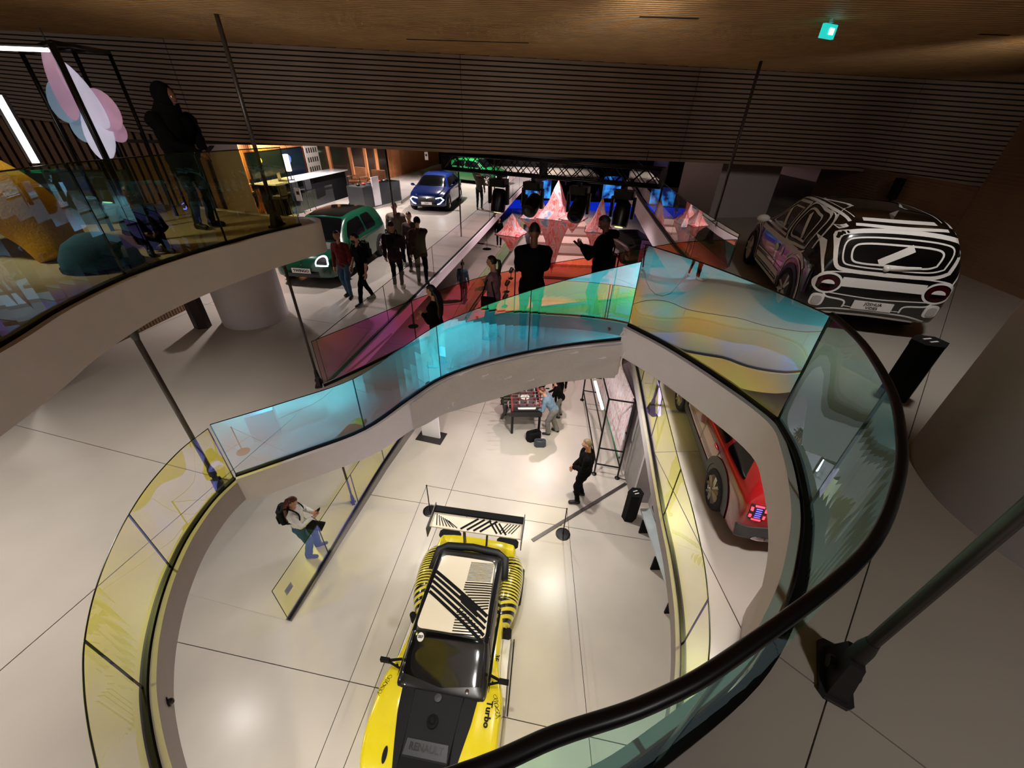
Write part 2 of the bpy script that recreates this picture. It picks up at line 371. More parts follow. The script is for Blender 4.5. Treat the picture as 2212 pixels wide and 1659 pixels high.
PPpoly = [(12, -5), (12, 22), (5.5, 22)] + EP[::-1][1:] + [(1.3, 4.12)] + PB[1:] + [(-2.6, -.2), (-7, -1.2), (-7, -5)]
f3 = bays('floor', PPpoly, ZP, .05, CONC2, LA, 6.0, 7.2, LO.x, LO.y, 'concrete upper landing around the rail', gap=.006)
MB().prism(PPpoly, ZP - .34, ZP - .052).build('slab', WHITE, f3)
BALpoly = BAL + BALK + [(-9, -1), (-3.2, -1)]
f4 = thing('floor', 'concrete balcony floor behind the amber glass', None); f4['kind'] = 'structure'
MB().prism(BALpoly, ZB - .32, ZB).build('slab', CONC2, f4)
# ramp deck joining landing and middle floor
F_ = spline(BF, 5); B_ = spline(BB, 5); n = len(F_)
v = []; f = []
for a, b in zip(F_, B_):
    for k in range(5):
        t = k / 4; v.append((a[0] + (b[0] - a[0]) * t, a[1] + (b[1] - a[1]) * t, CZ - (a[2] + (b[2] - a[2]) * t)))
for i in range(n - 1):
    for k in range(4):
        f.append((i * 5 + k, i * 5 + k + 5, i * 5 + k + 6, i * 5 + k + 1))
m0 = len(v); v += [(x, y, z - .36) for x, y, z in v]
f += [tuple(q + m0 for q in t[::-1]) for t in f]
for i in range(n - 1):
    a = i * 5; f.append((a, a + m0, a + m0 + 5, a + 5)); a += 4; f.append((a, a + 5, a + m0 + 5, a + m0))
rp = mobj('floor', v, f, CONC2, smooth=False); rp['kind'] = 'structure'; rp['label'] = 'curved walkway ramp between the coloured glass'
# low side ramp on the lowest floor behind the straight glass
SL = [(x - 2.0, y + .4) for x, y in SP]
v = []; f = []
for i, (a, b) in enumerate(zip(SP, SL)):
    z = .015 + .3 * i / (len(SP) - 1)
    v += [(a[0], a[1], z), (b[0], b[1], z), (a[0], a[1], -.1), (b[0], b[1], -.1)]
for i in range(len(SP) - 1):
    a = i * 4; b = a + 4
    f += [(a, b, b + 1, a + 1), (a, a + 2, b + 2, b), (a + 1, b + 1, b + 3, a + 3)]
e = (len(SP) - 1) * 4; f += [(0, 1, 3, 2), (e, e + 2, e + 3, e + 1)]
o = mobj('floor', v, f, CONC); struct(o, 'gently rising concrete ramp behind the straight yellow glass')
# ------------------------------------------------------------------ slab edges (painted fascias)
def fascia(label, path, zt, th, w=.05, off=0, m=WHITE):
    """band hung on the slab edge; path goes with the void on its right-hand side by sign of off"""
    p = [Vector(q[:2]) for q in path]; q2 = []
    for i in range(len(p)):
        t = (p[min(i + 1, len(p) - 1)] - p[max(i - 1, 0)]).normalized(); q2.append(p[i] + Vector((-t.y, t.x)) * off)
    zt = zt if isinstance(zt, list) else [zt] * len(p); th = th if isinstance(th, list) else [th] * len(p)
    o = MB().wall(q2, [a - b for a, b in zip(zt, th)], zt, w).build('trim_%d' % fascia.n, m, smooth=False)
    fascia.n += 1; autosmooth(o, 40); return struct(o, label)
fascia.n = 1
sF = spline(BF, 5)
thB = [.45 + .2 * math.exp(-((q[0] + .6) / 1.1) ** 2) for q in sF]
fascia('white edge band under the blue glass of the walkway', sF, [CZ - q[2] + .01 for q in sF], thB, off=-.06)
sB = spline(BB, 5)
fascia('white edge band on the far side of the walkway', sB, [CZ - q[2] + .01 for q in sB], .42, off=.06)
fascia('white edge band of the upper landing', spline(PB, 5), ZP + .01, .36, off=-.06, m=WHITE)
fascia('grey edge band of the middle floor beside the yellow glass', spline(LB, 5), Z1 + .01, .34, off=.06, m=GREYP)
fascia('grey edge band above the bench wall', spline(RY, 5), ZR + .01, .20, off=-.05, m=GREYP)
fascia('white edge band of the long straight opening', spline(AP, 4), Z1 + .01, .30, off=-.06)
fascia('white edge band right of the long opening', spline(EP, 4), CZ - 2.4, .55, off=.06)
fascia('rounded white edge band of the balcony', spline(BAL + BALK[:5], 5), ZB + .01, .40, off=-.06)
# ------------------------------------------------------------------ glass balustrades
def balustrade(label, path, zb, cuts, m, H=.9, thick=.017, rail=None, rail_r=.02, chan=True, sm=6, seamm=None, lean=0, bot=.0, group='glass balustrades'):
    """path [(x,y)], zb list/number of floor heights, cuts: indices into path where panes meet"""
    t = thing('glass_balustrade', label, 'balustrade')
    nP = len(path); zb = zb if isinstance(zb, list) else [zb] * nP
    sp = spline([(p[0], p[1], z) for p, z in zip(path, zb)], sm)
    idx = [c * sm for c in cuts]
    for a, b in zip(idx[:-1], idx[1:]):
        seg = [list(q) for q in sp[a:b + 1]]
        # small gap at the joints
        for e, s in ((0, 1), (-1, -2)):
            d = np.array(seg[s]) - np.array(seg[e]); L = np.linalg.norm(d[:2]); seg[e] = list(np.array(seg[e]) + d * .006 / L)
        MB().wall(seg, [q[2] + bot for q in seg], [q[2] + H for q in seg], thick).build('glass_pane', m, t); autosmooth(t.children[-1], 40)
        # dark polished edges of the pane
        eb = MB()
        for q in (seg[0], seg[-1]):
            eb.tube([(q[0], q[1], q[2] + .02), (q[0], q[1], q[2] + H)], .0062, 6)
        eb.tube([(q[0], q[1], q[2] + H + .002) for q in seg], .006, 6)
        eb.build('pane_edge', seamm or EDGE, t)
    if chan:
        MB().wall(sp, [q[2] - .03 for q in sp], [q[2] + .035 for q in sp], .05).build('base_channel', BLACK, t)
    if rail:
        a, b = rail
        MB().tube([(q[0], q[1], q[2] + H + .012) for q in sp[a * sm:b * sm + 1]], rail_r, 10).build('handrail', BLACK, t, smooth=True)
    return t
EDGE = mat('dark_glass_edge', '16251f', .2, var=.02)
hb = lambda L: [CZ - q[2] for q in L]
balustrade('blue mirror-film glass balustrade curving along the front of the walkway', BF, hb(BF), [0, 2, 4, 6, 8], G_CYA)
balustrade('magenta film glass balustrade along the far side of the walkway', BB, hb(BB), [0, 2, 4, 6, 8], G_RED, chan=True)
tb = balustrade('blue film glass balustrade from the ribbon knot to the landing', PB[:4], ZP, [0, 3], G_CY2, sm=8)
balustrade('curved teal glass balustrade with thick black handrail nearest the viewer', PB[3:], ZP, [0, 2, 6, 12], G_TEAL, rail=(0, 12), rail_r=.019)
balustrade('curved yellow glass balustrade on the middle floor left', LB, Z1, [0, 3, 6, 9, 12], G_YEL)
balustrade('pale yellow glass balustrade above the bench', RY, ZR, [0, 1, 2, 3, 6, 9, 11], G_YEL)
balustrade('long faint pink glass balustrade beside the green car', AP, Z1, [0, 1, 2, 3, 4, 5, 7], G_CLR, sm=4)
balustrade('clear glass balustrade right of the hanging paper stars', EP, CZ - 2.4, [0, 1, 2, 3, 4], G_MIR, sm=4, H=.95)
ts_ = balustrade('straight yellow glass balustrade beside the woman with the backpack', SP, [.015 + .06 * i for i in range(6)], [0, 1, 2, 3, 4, 5], G_YEL, sm=3)
balustrade('straight pink glass balustrade with floor spotlights at its foot', SP2, [.35] * 5, [0, 1, 2, 3, 4], G_RED, sm=3)
balustrade('amber and blue glass balustrade of the balcony', BAL, ZB, [0, 2, 4, 6, 8], G_BAL, sm=6)
# seamed sub-panes on the long straight opening are read as vertical joints
# steel angle under the straight glass
t = ts_
MB().wall(SP, [-.01] * 6, [.03 + .06 * i for i in range(6)], .10).build('kerb', ALU, t)
# ------------------------------------------------------------------ ceiling
cl = thing('ceiling', 'oak panelled ceiling over the landing', None); cl['kind'] = 'structure'
def fy(x): return 8.46 + .192 * (x + .15)
for i in range(-3, 5):
    x0 = -14 + 4 * (i + 3); x1 = x0 + 3.985
    yb = -6
    for j in range(4):
        ya, yc = -6 + j * 3.6, -6 + j * 3.6 + 3.585
        if ya > 8: continue
        y0a, y1a = (yc, yc) if j < 3 else (fy(x0) + .1, fy(x1) + .1)
        MB().prism([(x0, ya), (x1, ya), (x1, y1a), (x0, y0a)], ZCEIL, ZCEIL + .04).build('ceiling_panel', None or WOODC, cl)
MB().box((2, 2.5, ZCEIL + .1), (34, 20, .08)).build('ceiling_void', DARK, cl)
# fine battens of the ceiling, run across the panels
bt = MB()
for k in range(150):
    y = -1 + k * .0745
    if y > 10.2: break
    x0 = -14 if y < 6.1 else max(-14, (y - 8.46) / .192 - .15)
    bt.box(((x0 + 15) / 2, y, ZCEIL - .008), (15 - x0, .05, .016))
o = bt.build('ceiling_batten', WOODC, cl); o['kind'] = 'stuff'
for k, (px, py, ln) in enumerate([(1446, 33, .55), (1010, 85, 1.6), (2150, 70, .3)]):
    q = P(px, py, ZCEIL)
    MB().box((q.x, q.y, ZCEIL - .018), (ln, .035, .006)).build('air_slot', DARK, cl)
# ------------------------------------------------------------------ slatted wood wall over the hall
wb_ = thing('wall_back', 'wall of horizontal oak slats with dark gaps above the hall', None); wb_['kind'] = 'structure'
XS = [-12, -7.7, -5.2, -1, 5, 7.3, 10.5, 13]
ZBt = [7.1 - .02, 7.1 - .2, 7.1 - .47, 7.1 - .6, 7.1 - .74, 7.1 - .83, 7.1 - 1.1, 7.1 - 1.25]
def fzb(x): return float(np.interp(x, XS, ZBt))
NS = 21
segx = [-12, -5.2, -1.0, 3.2, 8.0, 13]
for k in range(NS):
    for a, b in zip(segx[:-1], segx[1:]):
        xs_ = [a + .004] + [x for x in XS if a < x < b] + [b - .004]
        v = []; f = []
        for x in xs_:
            top, bot = ZCEIL, fzb(x); p = (top - bot) / NS
            z0 = bot + k * p; z1 = z0 + p * .70
            y = fy(x); v += [(x, y, z0), (x, y, z1), (x, y + .03, z1), (x, y + .03, z0)]
        for i in range(len(xs_) - 1):
            q = i * 4; f += [(q, q + 4, q + 5, q + 1), (q + 1, q + 5, q + 6, q + 2), (q + 3, q + 2, q + 6, q + 7), (q, q + 3, q + 7, q + 4)]
        e = len(v) - 4; f += [(0, 1, 2, 3), (e, e + 3, e + 2, e + 1)]
        mobj('slat', v, f, WOODS, wb_)
v = []; f = []
for x in XS: v += [(x, fy(x) + .05, fzb(x) + .01), (x, fy(x) + .05, ZCEIL)]
for i in range(len(XS) - 1): q = 2 * i; f.append((q, q + 2, q + 3, q + 1))
n0 = len(v); v += [(x, y + .1, z) for x, y, z in v]; f += [tuple(i + n0 for i in t[::-1]) for t in f]
for i in range(len(XS) - 1): q = 2 * i; f.append((q, q + n0, q + n0 + 2, q + 2))
mobj('backing', v, f, DARK, wb_)
# ceiling of the hall beyond, dark
o = MB().prism([(-14, 6.3), (14, 11.4), (14, 45), (-14, 45)], 6.55, 6.6).build('ceiling', SOFFIT); struct(o, 'dark hall ceiling beyond the slatted wall')
# enclosing walls
o = MB().box((-14.2, 18, 4), (.2, 56, 9)).build('wall_left', WOODW); struct(o, 'oak wall along the far left side')
o = MB().box((-.5, -6.1, 4), (32, .2, 9)).build('wall_front', WOODW); struct(o, 'oak wall behind the viewer')
o = MB().box((0, 44.2, 4), (30, .2, 9)).build('wall_far', BLACKM); struct(o, 'black wall at the far end of the hall')
o = MB().box((13.2, 18, 4), (.2, 56, 9)).build('wall_outer', GREYP); struct(o, 'plain outer wall on the right')
# ribbed wood wall behind the balcony
wl = thing('wall_balcony', 'ribbed oak wall behind the balcony', None); wl['kind'] = 'structure'
W0, W1 = Vector((-12, 6.6)), Vector((-5.45, 7.9)); nn = int((W1 - W0).length / .12)
for k in range(nn):
    a = W0 + (W1 - W0) * (k + .1) / nn; b = W0 + (W1 - W0) * (k + .75) / nn
    MB().wall([a, b], 5.0, 7.05 - .02, .05).build('rib', WOODW, wl)
MB().wall([W0 + Vector((0, .06)), W1 + Vector((0, .06))], 5.0, 7.05, .03).build('backing', SOFFIT, wl)
# right wall behind the outlined car
wr = thing('wall_right', 'dark ribbed oak wall behind the black and white car', None); wr['kind'] = 'structure'
WR = [(7.75, 11.6), (7.5, 9.3), (7.27, 7.0), (6.95, 4.2), (6.6, 1.0), (6.2, -3)]
for i, (a, b) in enumerate(zip(WR[:-1], WR[1:])):
    a, b = Vector(a), Vector(b); top = 6.33 if i < 2 else ZCEIL
    d = (b - a) * (1 - .006)
    MB().wall([a, a + d], ZP, top, .06).build('wood_panel', WOODW, wr)
    rb = MB(); nx = Vector((-(b - a).y, (b - a).x)).normalized(); nx = nx if nx.x < 0 else -nx
    kk = 0; z = ZP + .1
    while z < top - .02:
        rb.wall([a + nx * .034, a + d + nx * .034], z, z + .028, .012); z += .05
    q = rb.build('rib', WOODW, wr); q['kind'] = 'stuff'
# grey column block and black sheet, its colour giving the dark of an opening
xl, xm, xr = PY(1540, 355, 10.6), PY(1562, 356, 10.3), PY(1690, 367, 10.4)
o = MB().prism([(xm.x, 10.3), (xr.x + .1, 10.6), (xr.x + .2, 12), (xl.x - .15, 12)], ZP, 7.0).build('column', GREYP)
tag(o, 'wide grey painted column left of the black and white car', 'column')
o = MB().box((5.3, 13.2, 5.9), (1.9, .1, .95)).build('dark_opening_panel', BLACKM); tag(o, 'black panel standing in for the dark opening left of the grey column', 'panel')
# round columns
def column(name, c, r, z0, z1, label, m=GREYP):
    o = MB().lathe([(r, z0), (r, z0 + (z1 - z0) * .5), (r, z1)], 48, (c[0], c[1], 0)).build(name, m); autosmooth(o, 40); return tag(o, label, 'column')
column('round_column', (-6.2, 8.75), .70, Z1, 7.2, 'white round column under the balcony left of the green car', WHITE)
column('round_column', (3.6, 1.6), .90, ZP, ZCEIL, 'large grey round column at the right edge', GREYP)
column('round_column', (3.40, 1.72), .92, ZR, ZP - .34, 'large round column under the landing on the red car floor', WHITE)
# wall of the lowest floor under the pale yellow glass
WL0 = [(2.95, 9.5), (2.82, 6.8), (2.80, 5.95), (3.16, 5.93), (3.12, 4.6), (3.02, 2.9), (2.9, 1.2), (2.7, -3)]
o = MB().wall(WL0, 0, ZR - .25, .1).build('wall_lower', GREYP); struct(o, 'grey lower wall with bench and bin')
# ------------------------------------------------------------------ cars
PAINT = lambda n, c: mat(n, c, .22, var=.02, coat=1.0)
TYRE = mat('tyre_rubber', '141414', .8)
AUTOGL = mat('car_glass', '06080a', .10, var=.02, coat=.5, spec=.5)
TRIMB = mat('car_trim', '1b1b1c', .45)
LAMPW = mat('white_led', 'f4f8ff', .3, emit='e8f4ff', es=5)
LAMPR = mat('red_led', 'ff3040', .3, emit='ff2838', es=3.5)
WPAINT = mat('white_paint', 'eeeae6', .35, var=.01)
def body_mesh(S, SEC=None, n=9, m=3):
    """S: stations rear->front (x, zbot, zbelt, ztop, hw, rw)"""
    st = spline(S, n); rows = []
    for x, zb, zt_, ztop, hw, rw in st:
        ztop = max(ztop, zt_ + .012)
        pts = [(0, zb), (.5 * hw, zb), (.9 * hw, zb + .01), (.985 * hw, zb + .07), (hw, (zb + zt_) * .5), (.985 * hw, zt_ - .09), (.95 * hw, zt_)]
        a = np.array(pts[-1]); b = np.array((rw, ztop - .045 * min(1, (ztop - zt_) / .1)))
        for t, bu in ((.35, .025), (.75, .02)):
            k = min(1, (ztop - zt_) / .3); pts.append(tuple(a + (b - a) * t + np.array((bu * k, 0))))
        pts += [tuple(b), (rw * .86, ztop - .010), (rw * .45, ztop + .004), (0, ztop + .01)]
        h = spline(pts, m); h = [(max(0, q[0]), q[1]) for q in h]
        rows.append([(x, -y, z) for y, z in h] + [(x, y, z) for y, z in h[::-1][1:-1]])
    w = len(rows[0]); v = [p for r in rows for p in r]
    f = [(i * w + k, (i + 1) * w + k, (i + 1) * w + (k + 1) % w, i * w + (k + 1) % w) for i in range(len(rows) - 1) for k in range(w)]
    f += [tuple(range(w)), tuple(range((len(rows) - 1) * w, len(rows) * w))[::-1]]
    return v, f
class Proj:
    def __init__(s, v, f, parent, ox=3.0):
        s.t = BVHTree.FromPolygons([Vector(q) for q in v], f); s.parent = parent
    def hit(s, a, b, side, off):
        if side in ('L', 'R'):
            sg = 1 if side == 'L' else -1; o, d = Vector((a, sg * 3, b)), Vector((0, -sg, 0))
        elif side == 'B': o, d = Vector((-5, a, b)), Vector((1, 0, 0))
        elif side == 'F': o, d = Vector((5, a, b)), Vector((-1, 0, 0))
        else: o, d = Vector((a, b, 4)), Vector((0, 0, -1))
        h, nrm, i, dist = s.t.ray_cast(o, d)
        if h is None: return None
        if nrm.dot(d) > 0: nrm = -nrm
        return h + (nrm - d).normalized() * off
    def patch(s, name, poly, side, m, off=.006, grid=.05, parent=None, cr=0, label=None):
        if cr: poly = roundpoly(poly, cr)
        pts = []
        for i in range(len(poly)):
            a, b = np.array(poly[i]), np.array(poly[(i + 1) % len(poly)]); k = max(1, int(np.linalg.norm(b - a) / grid))
            pts += [tuple(a + (b - a) * j / k) for j in range(k)]
        nb = len(pts); xs = [p[0] for p in poly]; ys = [p[1] for p in poly]
        def inside(x, y):
            c = False
            for i in range(len(poly)):
                x1, y1 = poly[i]; x2, y2 = poly[i - 1]
                if (y1 > y) != (y2 > y) and x < (x2 - x1) * (y - y1) / (y2 - y1) + x1: c = not c
            return c
        for gx in np.arange(min(xs) + grid / 2, max(xs), grid):
            for gy in np.arange(min(ys) + grid / 2, max(ys), grid):
                if inside(gx, gy): pts.append((gx, gy))
        r = delaunay_2d_cdt([Vector(p) for p in pts], [], [tuple(range(nb))], 1, 1e-5)
        vv = [s.hit(p.x, p.y, side, off) for p in r[0]]
        ok = {i: k for k, i in enumerate([i for i, q in enumerate(vv) if q is not None])}
        F = [tuple(ok[i] for i in t) for t in r[2] if all(i in ok for i in t)]
        V = [q for q in vv if q is not None]
        if not F: return None
        # give the panel a real thickness
        nV = len(V); W = [s.hit_in(q, side, off) for q in V]
        from collections import Counter
        ed = Counter(); 
        for t in F:
            for i in range(3): ed[(t[i], t[(i + 1) % 3])] += 1
        side_f = [(a, a + nV, b + nV, b) for (a, b) in ed if (b, a) not in ed]
        o = mobj(name, V + W, F + [tuple(i + nV for i in t[::-1]) for t in F] + side_f, m, parent or s.parent, smooth=False)
        autosmooth(o, 50)
        if label: o['label'] = label
        return o
    def hit_in(s, q, side, off):
        d = {'L': Vector((0, -1, 0)), 'R': Vector((0, 1, 0)), 'B': Vector((1, 0, 0)), 'F': Vector((-1, 0, 0)), 'T': Vector((0, 0, -1))}[side]
        return q + d * off * 1.6
    def line(s, mb, pts, w, side, off=.007, closed=False, step=.035, smooth=True):
        if smooth and len(pts) > 2: pts = spline(list(pts) + ([pts[0]] if closed else []), 5)
        elif closed: pts = list(pts) + [pts[0]]
        P_ = []
        for a, b in zip(pts[:-1], pts[1:]):
            a, b = np.array(a, float), np.array(b, float); k = max(1, int(np.linalg.norm(b - a) / step))
            P_ += [a + (b - a) * j / k for j in range(k)]
        P_.append(np.array(pts[-1], float)); rows = []
        for i, p in enumerate(P_):
            t = P_[min(i + 1, len(P_) - 1)] - P_[max(i - 1, 0)]; L = np.linalg.norm(t)
            if closed and i in (0, len(P_) - 1): t = P_[1] - P_[-2]; L = np.linalg.norm(t)
            if L < 1e-9: continue
            nn = np.array((-t[1], t[0])) / L * w / 2
            a, b = s.hit(*(p - nn), side, off), s.hit(*(p + nn), side, off)
            rows.append((a, b) if a is not None and b is not None else None)
        for r0, r1 in zip(rows[:-1], rows[1:]):
            if r0 and r1 and (r0[0] - r1[0]).length < .3 and (r0[1] - r1[1]).length < .3:
                mb.add([r0[0], r1[0], r1[1], r0[1]], [(0, 1, 2, 3)])
def roundpoly(poly, r, k=4):
    out = []; n = len(poly)
    for i in range(n):
        p = np.array(poly[i], float); a = np.array(poly[i - 1], float) - p; b = np.array(poly[(i + 1) % n], float) - p
        la, lb = np.linalg.norm(a), np.linalg.norm(b); rr = min(r, la * .45, lb * .45); A = p + a / la * rr; B = p + b / lb * rr
        for j in range(k + 1):
            t = j / k; out.append(tuple((1 - t) ** 2 * A + 2 * t * (1 - t) * p + t * t * B))
    return out
def ellipse(c, a, b, n=28, a0=0, a1=2 * PI):
    return [(c[0] + a * math.cos(a0 + (a1 - a0) * i / n), c[1] + b * math.sin(a0 + (a1 - a0) * i / n)) for i in range(n if a1 - a0 > 6.2 else n + 1)]
def wheel(parent, x, y, r, w, spokes=5, m=CHROME, sw=.035):
    s = 1 if y > 0 else -1; R = Matrix.Rotation(-s * PI / 2, 3, 'X'); c = Vector((x, y, r))
    ty = MB().lathe([(r * .62, -w / 2), (r * .9, -w / 2), (r * .985, -w * .38), (r, -w * .2), (r, w * .2), (r * .985, w * .38), (r * .92, w / 2), (r * .70, w / 2 + .004), (r * .66, w * .3), (r * .62, w * .2)], 32, c, R).build('wheel', TYRE, parent)
    autosmooth(ty, 40)
    rm = MB(); rm.lathe([(r * .665, w * .20), (r * .69, w * .42), (r * .66, w * .44), (r * .63, w * .2)], 32, c, R)
    rm.lathe([(r * .14, w * .2), (r * .15, w * .36), (r * .09, w * .40), (.001, w * .41)], 16, c, R)
    for k in range(spokes):
        for da in (-.11, .11):
            a = 2 * PI * k / spokes + da; 
            p0 = Vector((math.cos(a) * r * .1, math.sin(a) * r * .1, w * .36)); p1 = Vector((math.cos(a + da * 1.6) * r * .67, math.sin(a + da * 1.6) * r * .67, w * .36))
            rm.tube([R @ p0 + c, R @ p1 + c], sw * r / .3, 4)
    autosmooth(rm.build('rim', m, ty), 40)
    dk = MB().lathe([(.001, w * .12), (r * .64, w * .12), (r * .64, w * .16), (.001, w * .16)], 28, c, R).build('brake_disc', TRIMB, ty)
    return ty
def car(name, label, loc, rz, scale, S, paint, wheels, windows, W, r=.32, spokes=5, rim=CHROME, sm=3):
    t = thing(name, label, 'car', loc, rz); t.scale = (scale,) * 3
    v, f = body_mesh(S); b = mobj('body', v, f, paint, t); autosmooth(b, 55)
    pj = Proj(v, f, t)
    for i, (nm, side, poly, cr) in enumerate(windows): pj.patch(nm, poly, side, AUTOGL, cr=cr)
    for x in wheels:
        for s in (1, -1):
            pj.patch('wheel_arch', ellipse((x, r * 1.0), r * 1.17, r * 1.17), 'L' if s > 0 else 'R', TRIMB, off=.008)
            wheel(t, x, s * (W / 2 - .085), r, .2, spokes, rim)
    und = MB().box((0, 0, .2), ((wheels[1] - wheels[0]) + .3, W * .8, .12)).build('underbody', BLACKM, t)
    return t, pj
def plate(t, pos, w, h, s, size, face, tilt=0, m=None):
    """number plate; face +1 looks forward (+x), -1 backward"""
    R = Matrix.Rotation(PI / 2 * face, 4, 'Z') @ Matrix.Rotation(PI / 2 + tilt, 4, 'X')
    M = Matrix.Translation(pos) @ R
    p = MB().box((0, 0, 0), (w, h, .012)); p.v = [tuple(M @ Vector(q)) for q in p.v]
    pl = p.build('number_plate', WPAINT, t)
    if s: text('plate_lettering', s, size, BLACKM, M @ Matrix.Translation((0, 0, .008)), pl, bold=True)
    return M, pl
def mirrors(t, x, z, y, m, s=.09):
    for sg in (1, -1):
        mm = MB().ball((x, sg * (y + .11), z), (s * .7, s * 1.15, s * .7), 12, 8).tube([(x, sg * (y - .04), z - .05), (x, sg * (y + .06), z - .01)], .02, 6)
        autosmooth(mm.build('door_mirror', m, t), 60)
CITY = [(-1.895, .42, .60, .62, .60, .50), (-1.87, .30, .78, .86, .74, .62), (-1.80, .24, .90, 1.16, .80, .62), (-1.66, .22, .93, 1.36, .84, .60), (-1.3, .2, .94, 1.46, .86, .60), (-.6, .19, .93, 1.49, .86, .61), (0, .19, .92, 1.475, .86, .61), (.35, .19, .91, 1.40, .86, .60), (.75, .19, .90, 1.16, .86, .62), (1.08, .2, .88, .965, .85, .70), (1.35, .2, .83, .90, .84, .68), (1.6, .21, .76, .83, .81, .62), (1.78, .23, .66, .73, .74, .5), (1.87, .27, .52, .58, .60, .4), (1.895, .36, .42, .45, .45, .3)]
CW = [('side_window', 'L', [(-1.15, .97), (-.42, .95), (-.42, 1.36), (-1.0, 1.36)], .12), ('side_window', 'L', [(-.36, .95), (.72, .95), (.30, 1.33), (-.36, 1.37)], .1),
      ('side_window', 'R', [(-1.15, .97), (-.42, .95), (-.42, 1.36), (-1.0, 1.36)], .12), ('side_window', 'R', [(-.36, .95), (.72, .95), (.30, 1.33), (-.36, 1.37)], .1),
      ('windscreen', 'T', [(.32, -.54), (1.03, -.68), (1.10, 0), (1.03, .68), (.32, .54)], .08)]
# green city car facing the viewer
GREEN = PAINT('metallic_green_paint', '0b4a33'); 
gc, gp = car('city_car', 'metallic green rounded city car with glowing half-moon headlamps', (-5.72, 12.85, Z1), -PI / 2 - .10, 1.08, CITY, GREEN, (-1.2, 1.25), CW, 1.72, r=.31)
gp.patch('bonnet_panel', [(1.10, -.60), (1.42, -.62), (1.42, .62), (1.10, .60)], 'T', mat('grey_bonnet_film', '5b5c58', .3), cr=.08)
gp.patch('glass_roof', [(-1.1, -.5), (.25, -.5), (.25, .5), (-1.1, .5)], 'T', AUTOGL, cr=.1)
for sg in (1, -1):
    gp.patch('headlamp', ellipse((sg * .55, .62), .15, .15, 24, 0, PI) , 'F', TRIMB, off=.010)
    mb = MB(); gp.line(mb, ellipse((sg * .55, .62), .15, .15, 16, -.15, PI + .15), .028, 'F', off=.016); gp.line(mb, [(sg * .55 - .15, .575), (sg * .55 + .15, .575)], .028, 'F', off=.016)
    mb.build('headlamp_ring', LAMPW, gc)
gp.patch('lower_grille', [(-.45, .26), (.45, .26), (.45, .36), (-.45, .36)], 'F', TRIMB, cr=.03)
plate(gc, (1.925, -.0, .44), .50, .12, 'TWINGO', .10, 1)
mb = MB(); gp.line(mb, [(0, .56), (.035, .60), (0, .66), (-.035, .60)], .012, 'F', closed=True, smooth=False); mb.build('badge', CHROME, gc)
mb = MB().tube([(1.08, .1, .99), (1.02, -.55, 1.0)], .012, 6).tube([(1.05, .55, 1.0), (1.12, -.05, .985)], .012, 6); mb.build('wiper', BLACKM, gc)
mirrors(gc, .72, .98, .84, GREEN)
MB().add([(-1.30, 0, 1.47), (-1.18, .015, 1.47), (-1.18, -.015, 1.47), (-1.32, 0, 1.53)], [(0, 1, 3), (0, 3, 2), (1, 2, 3), (0, 2, 1)]).build('antenna_fin', BLACKM, gc)
# blue hatchback
HATCH = [(-2.0, .45, .62, .66, .66, .52), (-1.97, .32, .80, .90, .78, .62), (-1.88, .26, .94, 1.08, .84, .6), (-1.6, .24, .98, 1.27, .88, .58), (-1.1, .22, .98, 1.40, .90, .58), (-.4, .2, .96, 1.44, .90, .59), (.1, .2, .94, 1.41, .90, .59), (.5, .2, .92, 1.27, .90, .60), (.95, .2, .90, 1.02, .90, .66), (1.3, .21, .84, .93, .88, .68), (1.65, .22, .77, .86, .86, .62), (1.88, .24, .66, .76, .80, .52), (1.98, .28, .55, .60, .66, .4), (2.01, .36, .45, .48, .5, .3)]
HW = [('side_window', 'L', [(-1.35, 1.0), (-.45, .98), (-.45, 1.32), (-1.05, 1.31)], .07), ('side_window', 'L', [(-.38, .98), (.78, .96), (.35, 1.27), (-.38, 1.33)], .06),
      ('side_window', 'R', [(-1.35, 1.0), (-.45, .98), (-.45, 1.32), (-1.05, 1.31)], .07), ('side_window', 'R', [(-.38, .98), (.78, .96), (.35, 1.27), (-.38, 1.33)], .06),
      ('windscreen', 'T', [(.30, -.52), (.98, -.68), (1.06, 0), (.98, .68), (.30, .52)], .06)]
def face(c, p, plate_s, em=LAMPW):
    for sg in (1, -1):
        p.patch('headlamp', [(sg * .42, .62), (sg * .76, .68), (sg * .80, .60), (sg * .50, .56)], 'F', TRIMB, off=.01, cr=.02)
        mb = MB(); p.line(mb, [(sg * .42, .60), (sg * .66, .64), (sg * .78, .55), (sg * .62, .40), (sg * .50, .36)], .035, 'F', off=.018, smooth=False); mb.build('daytime_lamp', em, c)
    p.patch('grille', [(-.40, .42), (.40, .42), (.46, .62), (-.46, .62)], 'F', TRIMB, cr=.04)
    p.patch('lower_grille', [(-.60, .28), (.60, .28), (.52, .36), (-.52, .36)], 'F', TRIMB, cr=.03)
    plate(c, (2.045, 0, .40), .50, .115, plate_s, .085, 1)
    mb = MB(); p.line(mb, [(0, .50), (.04, .56), (0, .63), (-.04, .56)], .014, 'F', off=.014, closed=True, smooth=False); mb.build('badge', CHROME, c)
BLUE = PAINT('deep_blue_paint', '10286a')
bq = P(935, 452, Z1)
bc, bp = car('hatchback', 'deep blue hatchback with angular white running lamps', (-4.35, 23.6, Z1), -PI / 2 - .08, 1.08, HATCH, BLUE, (-1.27, 1.3), HW, 1.80, r=.33)
face(bc, bp, 'CLIO'); mirrors(bc, .78, 1.0, .86, BLUE)
